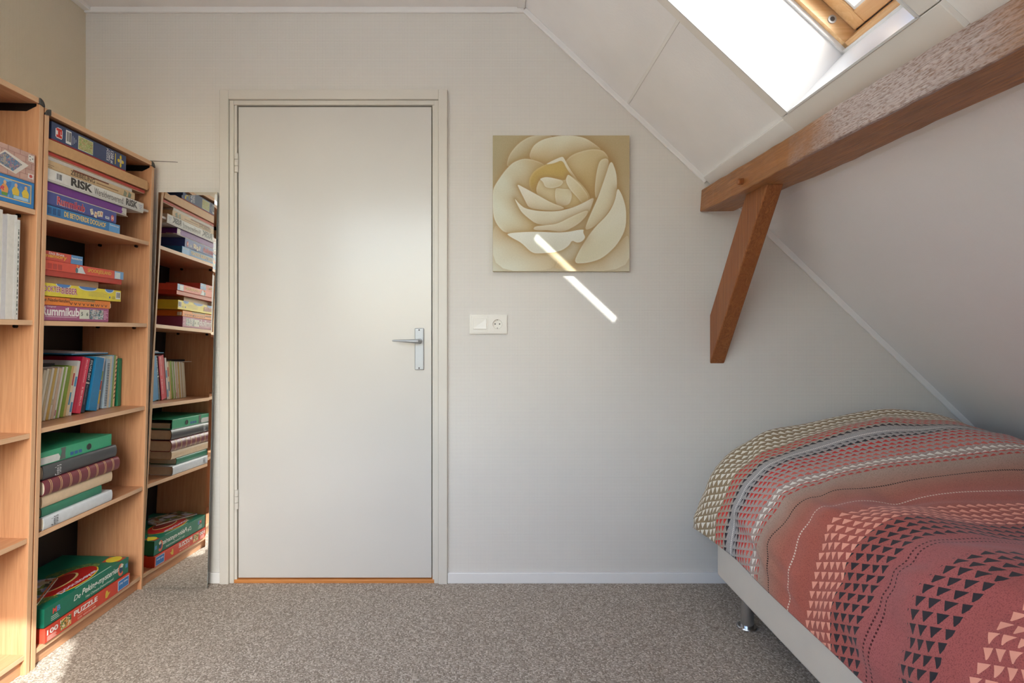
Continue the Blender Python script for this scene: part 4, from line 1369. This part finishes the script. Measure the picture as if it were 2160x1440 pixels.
bu, bv = 0.045, 0.0075
back = [mp_(0, 0, 0.004), mp_(1, 0, 0.004), mp_(1, 1, 0.004), mp_(0, 1, 0.004)]
obj('backing', MB().hexa([mp_(0, 0, 0.0008), mp_(1, 0, 0.0008), mp_(1, 0, 0.0055), mp_(0, 0, 0.0055), mp_(0, 1, 0.0008), mp_(1, 1, 0.0008), mp_(1, 1, 0.0055), mp_(0, 1, 0.0055)]), M['mirror_edge'], mr)
fr_ = MB()
inn = [mp_(bu, bv, 0), mp_(1 - bu, bv, 0), mp_(1 - bu, 1 - bv, 0), mp_(bu, 1 - bv, 0)]
out = [mp_(0, 0, 0.0007), mp_(1, 0, 0.0007), mp_(1, 1, 0.0007), mp_(0, 1, 0.0007)]
me = bpy.data.meshes.new('mirror_face')
me.from_pydata(inn, [], [(0, 1, 2, 3)])
obj('mirror_face', me, M['mirror'], mr)
me = bpy.data.meshes.new('bevel_edge')
me.from_pydata(inn + out, [], [(4, 5, 1, 0), (5, 6, 2, 1), (6, 7, 3, 2), (7, 4, 0, 3)])
obj('bevel_edge', me, M['mirror'], mr)

# ------------------------------------------------------------------ canvas picture of a rose
def rose_pixels(n):
    yy, xx = np.mgrid[0:n, 0:n]
    # crop coordinates: x 127..1045, y 57..972 (top to bottom)
    px = 127 + (xx + 0.5) / n * 918
    py = 57 + (yy + 0.5) / n * 915
    img = np.zeros((n, n, 3))
    c = lambda *a: np.array(a, float)

    def lerp(a, b, t):
        return a + (b - a) * t[..., None]
    g = np.clip((px - 127) / 918, 0, 1)
    v = np.clip((py - 57) / 915, 0, 1)
    img = lerp(lerp(c(168, 156, 116), c(178, 156, 110), g), lerp(c(200, 204, 182), c(206, 200, 172), g), np.clip(v * 1.5 - 0.4, 0, 1))

    def sdf(poly):
        p = smoothp(poly)
        d = np.full(px.shape, 1e9)
        ins = np.zeros(px.shape, bool)
        for (x0, y0), (x1, y1) in zip(p, np.roll(p, -1, 0)):
            ex, ey = x1 - x0, y1 - y0
            t = np.clip(((px - x0) * ex + (py - y0) * ey) / (ex * ex + ey * ey + 1e-9), 0, 1)
            d = np.minimum(d, (px - x0 - t * ex) ** 2 + (py - y0 - t * ey) ** 2)
            cond = ((y0 > py) != (y1 > py))
            xi = x0 + (py - y0) * ex / (ey if abs(ey) > 1e-9 else 1e-9)
            ins ^= cond & (px < xi)
        d = np.sqrt(d)
        return np.where(ins, -d, d)

    def smoothp(poly):
        p = np.array(poly, float)
        for _ in range(2):
            nx = np.roll(p, -1, 0)
            p = np.stack([p * 0.78 + nx * 0.22, p * 0.22 + nx * 0.78], 1).reshape(-1, 2)
        return p

    def petal(poly, c0, c1, direction, rim=(236, 234, 216), rimw=7, shadow=0.35, sw=45, rim_a=0.35):
        """c0 -> c1 along direction (dx,dy); soft shadow outside, pale rim inside"""
        nonlocal img
        d = sdf(poly)
        P = np.array(poly, float)
        u = np.array(direction, float)
        u /= np.linalg.norm(u)
        pr = P @ u
        t = np.clip((px * u[0] + py * u[1] - pr.min()) / (pr.max() - pr.min()), 0, 1)
        t = t * t * (3 - 2 * t)
        sh = np.exp(-np.clip(d, 0, None) / (sw * 0.7)) * min(0.8, shadow * 1.5)
        wv = 0.5 + 0.5 * np.sin((px * u[1] - py * u[0]) * 0.035 + 0.02 * (px * u[0] + py * u[1]))
        t = np.clip(t * 0.85 + 0.12 * wv, 0, 1)
        img = img * (1 - sh[..., None]) + c(156, 116, 62) * sh[..., None]
        colr = lerp(c(*c0), c(*c1), t)
        rw = np.exp(-(np.clip(-d, 0, None) / rimw) ** 2) * rim_a
        colr = lerp(colr, np.broadcast_to(c(*rim), colr.shape), rw)
        a = np.clip(0.5 - d / 3.0, 0, 1)[..., None]
        img = img * (1 - a) + colr * a
    # leaves of the flower, from the back to the front
    petal([(127, 640), (215, 720), (330, 790), (430, 860), (560, 880), (530, 972), (127, 972)], (196, 178, 138), (206, 210, 190), (-0.6, 0.8), shadow=0.25, rim_a=0)
    petal([(540, 972), (560, 900), (680, 900), (860, 890), (1000, 760), (1045, 720), (1045, 972)], (190, 160, 112), (212, 206, 176), (0.7, 0.7), shadow=0.25, rim_a=0.1)
    petal([(215, 280), (235, 190), (300, 110), (390, 57), (560, 57), (420, 200), (330, 240)], (206, 202, 168), (172, 158, 112), (0.5, 1), shadow=0.3)
    petal([(365, 215), (395, 130), (460, 85), (560, 62), (650, 57), (745, 72), (820, 120), (865, 160), (760, 155), (680, 190), (640, 240), (560, 240), (470, 260)], (222, 220, 190), (196, 172, 118), (0.1, 1), shadow=0.4)
    petal([(150, 380), (205, 300), (262, 240), (335, 213), (400, 222), (475, 250), (520, 330), (500, 450), (560, 560), (500, 700), (400, 712), (215, 722), (160, 670), (128, 600), (125, 430)], (212, 216, 192), (188, 158, 96), (1, 0.1), shadow=0.45, rimw=6)
    petal([(600, 250), (660, 185), (780, 150), (865, 155), (905, 200), (905, 250), (870, 380), (830, 500), (760, 500), (690, 400)], (206, 188, 136), (186, 152, 86), (0.1, 1), shadow=0.45)
    petal([(375, 420), (370, 350), (410, 290), (490, 250), (590, 203), (650, 300), (760, 420), (790, 490), (700, 560), (520, 540), (420, 460)], (200, 168, 84), (176, 136, 62), (0.1, 1), rim=(226, 214, 164), rimw=10, shadow=0.35)
    petal([(480, 256), (520, 232), (590, 201), (604, 206), (636, 270), (700, 362), (690, 370), (628, 290), (596, 222), (540, 246)], (228, 224, 198), (214, 198, 140), (0.4, 1), shadow=0.2, sw=18)
    petal([(412, 440), (440, 352), (490, 345), (560, 350), (615, 365), (632, 318), (700, 362), (760, 430), (788, 490), (740, 530), (640, 548), (560, 540), (470, 500)], (214, 200, 152), (206, 182, 118), (1, 0.2), shadow=0.45, sw=30)
    petal([(548, 420), (560, 412), (600, 420), (650, 420), (662, 470), (640, 530), (560, 535), (545, 480)], (214, 204, 160), (222, 216, 182), (0, 1), shadow=0.3, sw=16)
    petal([(440, 352), (480, 338), (530, 344), (608, 366), (584, 400), (530, 416), (478, 408), (466, 372)], (228, 224, 200), (206, 192, 146), (0.3, 1), shadow=0.35, sw=16)
    petal([(615, 365), (632, 318), (660, 340), (720, 392), (780, 480), (740, 532), (690, 470), (650, 430)], (222, 214, 178), (204, 182, 124), (0.8, 0.6), shadow=0.35, sw=16)
    petal([(288, 384), (340, 412), (420, 455), (520, 512), (622, 548), (560, 566), (460, 562), (370, 548), (345, 500), (310, 430)], (232, 230, 212), (216, 206, 166), (0.3, 1), shadow=0.55, sw=34)
    petal([(268, 474), (305, 520), (345, 552), (440, 570), (560, 572), (660, 548), (740, 512), (814, 470), (790, 540), (775, 580), (700, 640), (600, 660), (430, 664), (350, 604), (312, 566)], (232, 230, 210), (212, 204, 168), (0.1, 1), shadow=0.5, sw=34)
    petal([(398, 692), (410, 672), (480, 664), (560, 656), (660, 604), (772, 556), (760, 600), (700, 660), (600, 712), (500, 696), (430, 700)], (226, 222, 196), (206, 196, 154), (0.6, -0.5), shadow=0.45, sw=26)
    petal([(820, 500), (812, 420), (824, 310), (846, 226), (890, 210), (912, 230), (880, 360)], (216, 208, 168), (206, 190, 142), (0.2, 1), shadow=0.45, sw=30)
    petal([(922, 215), (960, 310), (964, 420), (945, 510), (880, 610), (800, 682), (742, 700), (775, 610), (830, 490), (880, 350)], (224, 220, 190), (214, 206, 166), (-0.3, 1), shadow=0.5, sw=34)
    petal([(966, 404), (1002, 470), (1026, 560), (1022, 690), (962, 800), (862, 890), (760, 920), (668, 922), (716, 820), (800, 692), (905, 588), (950, 500)], (226, 224, 200), (208, 200, 160), (-0.5, 1), shadow=0.5, sw=38)
    petal([(213, 718), (400, 706), (600, 716), (742, 688), (734, 712), (752, 748), (722, 778), (690, 782), (660, 765), (640, 802), (580, 842), (450, 855), (390, 852), (320, 782), (250, 746)], (224, 226, 210), (206, 204, 180), (0.1, 1), shadow=0.5, sw=34)
    img = 255 * (np.clip(img, 0, 255) / 255) ** 0.80
    img = img * 0.9 + img.mean(2, keepdims=True) * 0.1 + rng.normal(0, 2.0, (n, n, 1))
    return np.clip(img, 0, 255)


N = 300
PX0, PX1, PZ0, PZ1, PD = 0.0148, 0.5915, 1.3205, 1.8935, 0.022
pic = thing('canvas_picture', 'square canvas picture of a cream rose hanging on the back wall', 'picture')
obj('canvas', MB().box(PX0, PX1, WY - PD, WY - 0.001, PZ0, PZ1), flat('canvas_side', (196, 184, 150), 0.7), pic, bevel=0.002)
im = rose_pixels(N)
gx = np.linspace(PX0 + 0.001, PX1 - 0.001, N + 1)
gz = np.linspace(PZ1 - 0.001, PZ0 + 0.001, N + 1)
XX, ZZ = np.meshgrid(gx, gz)
V = np.stack([XX.ravel(), np.full(XX.size, WY - PD - 0.0006), ZZ.ravel()], 1)
ii = np.arange(N * (N + 1)).reshape(N, N + 1)[:, :N].ravel()
F = np.stack([ii, ii + N + 1, ii + N + 2, ii + 1], 1)
me = bpy.data.meshes.new('rose_print')
me.vertices.add(len(V))
me.vertices.foreach_set('co', V.ravel())
me.loops.add(F.size)
me.loops.foreach_set('vertex_index', F.ravel().astype(np.int32))
me.polygons.add(len(F))
me.polygons.foreach_set('loop_start', (np.arange(len(F)) * 4).astype(np.int32))
me.update(calc_edges=True)
ca = me.color_attributes.new('ink', 'FLOAT_COLOR', 'POINT')
lu = np.where(im / 255 <= 0.04045, im / 255 / 12.92, ((im / 255 + 0.055) / 1.055) ** 2.4)
pc = np.zeros((N + 1, N + 1, 4))
pc[:N, :N, :3] = lu
pc[N, :N, :3] = lu[-1]
pc[:N, N, :3] = lu[:, -1]
pc[N, N, :3] = lu[-1, -1]
pc[..., 3] = 1
ca.data.foreach_set('color', pc.ravel())
m, nt, b = newmat('printed_canvas', 0.6, 0.3)
at = nt.nodes.new('ShaderNodeAttribute')
at.attribute_name = 'ink'
tc = nt.nodes.new('ShaderNodeTexCoord')
nz = nt.nodes.new('ShaderNodeTexNoise')
nz.inputs['Scale'].default_value = 500
nt.links.new(tc.outputs['Object'], nz.inputs['Vector'])
bp = nt.nodes.new('ShaderNodeBump')
bp.inputs['Strength'].default_value = 0.15
bp.inputs['Distance'].default_value = 0.001
nt.links.new(nz.outputs['Fac'], bp.inputs['Height'])
nt.links.new(bp.outputs[0], b.inputs['Normal'])
nt.links.new(at.outputs['Color'], b.inputs['Base Color'])
obj('rose_print', me, m, pic)

# ================================================================== BED
BX0, BX1, BY0, BY1 = 0.885, 1.80, 0.18, 2.213
bed = thing('bed', 'single bed with off white padded base on steel legs under the sloping wall', 'bed')
obj('bed_base', MB().box(BX0, BX1, BY0, BY1, 0.120, 0.365), M['bedbase'], bed, bevel=0.012, seg=4)
obj('mattress', MB().box(BX0 + 0.055, BX1 - 0.03, BY0 + 0.02, BY1 - 0.02, 0.365, 0.475), M['mattress'], bed, bevel=0.03, seg=4)
for lx_, ly_ in ((0.9315, 2.055), (1.75, 2.055), (0.9315, 0.34), (1.75, 0.34)):
    lg = obj('leg', MB().tube([(lx_, ly_, 0.004), (lx_, ly_, 0.121)], [0.0225, 0.0225], 24), M['chrome'], bed, smooth=True)
    obj('foot_flange', MB().tube([(lx_, ly_, 0.0), (lx_, ly_, 0.0035), (lx_, ly_, 0.007)], [0.036, 0.036, 0.033], 28), M['chrome'], lg, smooth=True)

# ------------------------------------------------------------------ duvet
rows = [
    (2.345, [(.86, .262), (.87, .268), (.89, .272), (.93, .275), (1.05, .28), (1.2, .285), (1.4, .29), (1.56, .29), (1.75, .28), (1.88, .27), (1.90, .262)]),
    (2.325, [(.836, .268), (.845, .30), (.875, .35), (.93, .42), (1.05, .48), (1.2, .52), (1.4, .545), (1.56, .55), (1.75, .52), (1.89, .44), (1.93, .30)]),
    (2.29, [(.822, .275), (.829, .34), (.862, .415), (.917, .52), (1.04, .610), (1.2, .668), (1.4, .705), (1.556, .72), (1.75, .695), (1.895, .60), (1.945, .36)]),
    (2.25, [(.815, .285), (.822, .352), (.856, .432), (.912, .544), (1.04, .638), (1.2, .692), (1.4, .738), (1.556, .757), (1.75, .73), (1.90, .64), (1.95, .40)]),
    (2.15, [(.832, .283), (.837, .36), (.868, .448), (.915, .543), (1.01, .615), (1.15, .672), (1.36, .725), (1.53, .748), (1.75, .728), (1.90, .64), (1.95, .40)]),
    (2.05, [(.846, .28), (.853, .369), (.88, .458), (.92, .54), (.998, .600), (1.125, .655), (1.338, .711), (1.5, .735), (1.75, .726), (1.90, .64), (1.95, .40)]),
    (1.997, [(.862, .27), (.866, .36), (.88, .448), (.925, .535), (1.0, .594), (1.1, .630), (1.303, .682), (1.498, .717), (1.72, .724), (1.88, .66), (1.94, .40)]),
    (1.93, [(.868, .262), (.869, .36), (.885, .44), (.930, .523), (1.0, .575), (1.12, .612), (1.29, .655), (1.5, .69), (1.735, .705), (1.88, .65), (1.935, .40)]),
    (1.858, [(.870, .255), (.871, .34), (.882, .41), (.935, .510), (1.0, .552), (1.1, .590), (1.266, .624), (1.5, .655), (1.746, .675), (1.88, .62), (1.93, .38)]),
    (1.772, [(.870, .2526), (.868, .33), (.878, .405), (.932, .494), (.99, .545), (1.06, .570), (1.182, .5725), (1.341, .604), (1.666, .638), (1.85, .60), (1.92, .38)]),
    (1.66, [(.870, .252), (.872, .32), (.882, .385), (.916, .488), (.96, .542), (1.01, .566), (1.141, .569), (1.25, .581), (1.56, .602), (1.80, .58), (1.90, .36)]),
    (1.55, [(.870, .252), (.872, .31), (.884, .382), (.912, .474), (.955, .548), (1.02, .581), (1.12, .592), (1.27, .588), (1.56, .597), (1.80, .57), (1.89, .36)]),
    (1.44, [(.870, .252), (.872, .33), (.888, .405), (.908, .466), (.945, .536), (1.01, .577), (1.09, .597), (1.24, .580), (1.45, .572), (1.78, .56), (1.88, .36)]),
    (1.305, [(.868, .25), (.872, .335), (.892, .415), (.914, .47), (.945, .526), (.99, .566), (1.077, .591), (1.226, .577), (1.5, .578), (1.78, .55), (1.88, .36)]),
    (1.2, [(.866, .25), (.866, .34), (.876, .425), (.900, .50), (.935, .556), (.99, .594), (1.08, .603), (1.25, .597), (1.5, .59), (1.78, .55), (1.88, .36)]),
    (1.1, [(.864, .25), (.866, .345), (.880, .425), (.91, .495), (.95, .548), (1.0, .583), (1.085, .602), (1.25, .605), (1.5, .60), (1.78, .55), (1.88, .36)]),
    (.95, [(.864, .25), (.866, .34), (.880, .42), (.91, .49), (.95, .54), (1.0, .575), (1.09, .600), (1.25, .61), (1.5, .60), (1.78, .55), (1.88, .36)]),
    (.6, [(.866, .25), (.868, .34), (.882, .42), (.91, .485), (.95, .535), (1.0, .57), (1.09, .595), (1.25, .60), (1.5, .59), (1.78, .55), (1.88, .36)]),
    (.25, [(.866, .25), (.868, .34), (.882, .42), (.91, .485), (.95, .535), (1.0, .57), (1.09, .59), (1.25, .59), (1.5, .58), (1.78, .55), (1.88, .36)]),
]


def catmull(P, T, tq):
    """C1 Hermite through P at parameters T (monotone-ish)"""
    P = np.asarray(P, float)
    T = np.asarray(T, float)
    m = np.gradient(P, T, axis=0)
    i = np.clip(np.searchsorted(T, tq) - 1, 0, len(T) - 2)
    h = (T[i + 1] - T[i])
    s_ = ((tq - T[i]) / h)
    sh = (len(tq),) + (1,) * (P.ndim - 1)
    s_ = s_.reshape(sh)
    h = h.reshape(sh)
    return (2 * s_**3 - 3 * s_**2 + 1) * P[i] + (s_**3 - 2 * s_**2 + s_) * h * m[i] + (-2 * s_**3 + 3 * s_**2) * P[i + 1] + (s_**3 - s_**2) * h * m[i + 1]


NU, NV = 150, 230
ctrl = []
for d, pts in rows:
    ctrl.append(catmull(pts, np.linspace(0, 1, len(pts)), np.linspace(0, 1, NU)))
ctrl = np.array(ctrl)
dd = np.array([r[0] for r in rows])
order = np.argsort(dd)
dq = np.concatenate([np.linspace(0.25, 1.0, 40), np.linspace(1.0, 2.345, NV - 39)[1:]])
G = catmull(ctrl[order], dd[order], dq)            # NV x NU x 2
gs = G.shape
Pd = np.zeros((gs[0], gs[1], 3))
Pd[..., 0] = G[..., 0]
Pd[..., 1] = dq[:, None]
Pd[..., 2] = G[..., 1]
# soft wrinkles
uu = np.linspace(0, 1, gs[1])[None, :]
vv = dq[:, None]
wr = np.zeros(gs[:2])
for k in range(26):
    a = rng.uniform(0, math.pi)
    fq = rng.uniform(6, 22)
    am = rng.uniform(0.0007, 0.0022) * (10 / fq)
    wr += am * np.sin(fq * (math.cos(a) * uu * 1.6 + math.sin(a) * vv) * 2.2 + rng.uniform(0, 6.28))
# folds near the white dashed line and on the hanging side
wr += 0.006 * np.exp(-((vv - 1.62 - 0.03 * np.sin(9 * uu * 1.5)) / 0.03) ** 2) * np.clip((uu - 0.3) * 3, 0, 1) * np.sin(14 * uu + 1)
wr += 0.004 * np.exp(-((uu - 0.10) / 0.06) ** 2) * np.sin(vv * 38 + 2) * np.clip((2.2 - vv) * 4, 0, 1)
du = np.gradient(Pd, axis=1)
dv = np.gradient(Pd, axis=0)
nrm = np.cross(du, dv)
nrm /= np.linalg.norm(nrm, axis=2, keepdims=True) + 1e-9
fade = np.clip(np.minimum(uu, 1 - uu) * 14, 0, 1) * np.clip((2.34 - vv) * 12, 0, 1)
sgn = np.sign(nrm[..., 2].mean())
Pd += nrm * sgn * (wr * fade)[..., None]
seg = np.linalg.norm(np.diff(Pd[:, :, [0, 2]], axis=1), axis=2)
U = np.concatenate([np.zeros((gs[0], 1)), np.cumsum(seg, 1)], 1)
# let the lines of the print wander with the cloth a little
Vp = np.repeat(dq[:, None], gs[1], 1).copy()
far = np.clip(Vp - 2.25, 0, None)
Vp += far * 1.5 * np.clip((uu - 0.03) * 8, 0, 1)
me = bpy.data.meshes.new('duvet')
idx = np.arange(gs[0] * gs[1]).reshape(gs[0], gs[1])
F = np.stack([idx[:-1, :-1].ravel(), idx[:-1, 1:].ravel(), idx[1:, 1:].ravel(), idx[1:, :-1].ravel()], 1)
me.from_pydata(Pd.reshape(-1, 3).tolist(), [], F.tolist())
uvl = me.uv_layers.new(name='cloth')
UV = np.stack([U.ravel(), Vp.ravel()], 1)[F.ravel()]
uvl.data.foreach_set('uv', UV.ravel())


def duvet_mat():
    m, nt, b = newmat('duvet_print', 0.85, 0.15)
    b.inputs['Sheen Weight'].default_value = 0.15
    uv = nt.nodes.new('ShaderNodeUVMap')
    uv.uv_map = 'cloth'
    sep = nt.nodes.new('ShaderNodeSeparateXYZ')
    nt.links.new(uv.outputs[0], sep.inputs[0])
    u, v = X(nt, sep.outputs[0]), X(nt, sep.outputs[1])
    tn = (v - 0.2) / 2.6
    T = lambda d: min(1, max(0, (d - 0.2) / 2.6))
    base = ramp(nt, [(T(.2), lin(178, 90, 88)), (T(.95), lin(181, 94, 90)), (T(1.1), lin(178, 97, 94)), (T(1.30), lin(178, 103, 103)), (T(1.44), lin(181, 97, 88)), (T(1.60), lin(185, 103, 88)), (T(1.66), lin(189, 111, 97)),
                     (T(1.70), lin(185, 111, 94)), (T(1.772), lin(183, 134, 116)), (T(1.835), lin(185, 160, 145)), (T(1.90), lin(187, 170, 162)), (T(1.99), lin(181, 170, 164)), (T(2.002), lin(174, 171, 170)),
                     (T(2.034), lin(174, 171, 170)), (T(2.05), lin(181, 166, 153)), (T(2.10), lin(176, 158, 134)), (T(2.12), lin(160, 139, 109)), (T(2.6), lin(155, 134, 105))])
    nt.links.new(tn.s, base.inputs[0])
    A = lambda c: lin(*c)
    Z = (0, 0, 0, 0)
    red, lred, white, dark, salm, cream = (208, 64, 58), (216, 108, 96), (242, 238, 228), (56, 52, 56), (244, 170, 148), (238, 232, 216)
    d0, pv = 1.838, 0.018
    st = [(0.0, A(salm)), (T(.90), Z), (T(.946), A(salm)), (T(1.052), Z), (T(1.096), A(dark)), (T(1.2001), Z), (T(1.336), A(dark)), (T(1.4401), A(salm)), (T(1.5701), Z),
          (T(d0), A((200, 78, 68))), (T(d0 + pv), A(white)), (T(d0 + 3 * pv), A(lred)), (T(d0 + 4 * pv), A(lred)), (T(d0 + 5 * pv), A((190, 62, 54))), (T(d0 + 6 * pv), A(red)), (T(d0 + 7 * pv), A(red)), (T(d0 + 7.999 * pv), A(dark)),
          (T(d0 + 9 * pv), Z), (T(d0 + 11 * pv), A(dark)), (T(d0 + 12 * pv), A(red)), (T(d0 + 15 * pv), A(cream))]
    tri = ramp(nt, st, 'CONSTANT')
    nt.links.new(tn.s, tri.inputs[0])

    def tris(v0, pv, pu, sgn):
        a = (v - v0) * (sgn / pv)
        fb = a.fract()
        fa = ((u + v * 0.45) / pu).fract()
        return (((fb - 0.5).abs()).lt(fa * 0.47)) * fa.lt(0.86) * fa.gt(0.10)
    far = tris(d0, pv, 0.026, 1.0)
    tan = tris(2.108, 0.025, 0.028, 1.0)
    n1 = tris(1.57, 0.026, 0.027, -1.0)
    n2 = tris(1.20, 0.026, 0.030, -1.0)
    n3 = tris(1.05, 0.026, 0.030, -1.0)
    isfar = v.gt(1.80) * v.lt(2.108)
    m1 = v.gt(1.25) * v.lt(1.80)
    m2 = v.gt(1.07) * v.lt(1.25)
    m3 = v.lt(1.07)
    msk = far * isfar + tan * v.gt(2.108) + n1 * m1 + n2 * m2 + n3 * m3
    msk = msk * X(nt, tri.outputs[1])
    # heathered yarn
    tc = nt.nodes.new('ShaderNodeTexCoord')
    nz = nt.nodes.new('ShaderNodeTexNoise')
    nz.inputs['Scale'].default_value = 420
    nz.inputs['Detail'].default_value = 2
    nt.links.new(tc.outputs['Object'], nz.inputs['Vector'])
    mr_ = ramp(nt, [(0.32, (0.52, 0.50, 0.50, 1)), (0.5, (1, 1, 1, 1)), (0.70, (1.0, 1.0, 1.0, 1))])
    nt.links.new(nz.outputs['Fac'], mr_.inputs[0])
    mm = nt.nodes.new('ShaderNodeMix')
    mm.data_type = 'RGBA'
    mm.blend_type = 'MULTIPLY'
    mm.inputs[0].default_value = 0.8
    nt.links.new(base.outputs[0], mm.inputs[6])
    nt.links.new(mr_.outputs[0], mm.inputs[7])
    col = mix(nt, msk, mm.outputs[2], tri.outputs[0])

    def dash(v0, wv, pu, duty, c, col):
        k = ((v - v0).abs()).lt(wv) * ((u / pu).fract()).lt(duty)
        return mix(nt, k, col, lin(*c))
    col = dash(2.018, 0.0022, 0.0062, 0.6, (232, 228, 222), col)
    col = dash(1.772, 0.0028, 0.0075, 0.6, (52, 36, 32), col)
    col = dash(1.66, 0.0030, 0.0085, 0.6, (234, 214, 198), col)
    col = dash(1.312, 0.0026, 0.0095, 0.52, (76, 34, 36), col)
    col = dash(1.292, 0.0026, 0.0095, 0.52, (76, 34, 36), col)
    nt.links.new(col, b.inputs['Base Color'])
    bp = nt.nodes.new('ShaderNodeBump')
    bp.inputs['Strength'].default_value = 0.25
    bp.inputs['Distance'].default_value = 0.001
    nt.links.new(nz.outputs['Fac'], bp.inputs['Height'])
    nt.links.new(bp.outputs[0], b.inputs['Normal'])
    return m


dv_ = obj('duvet', me, duvet_mat())
for p in me.polygons:
    p.use_smooth = True
sol = dv_.modifiers.new('thickness', 'SOLIDIFY')
sol.thickness = 0.010
sol.offset = -1.0 if sgn > 0 else 1.0
tag(dv_, 'puffy red and grey duvet with rows of printed triangles spread over the bed', 'duvet')
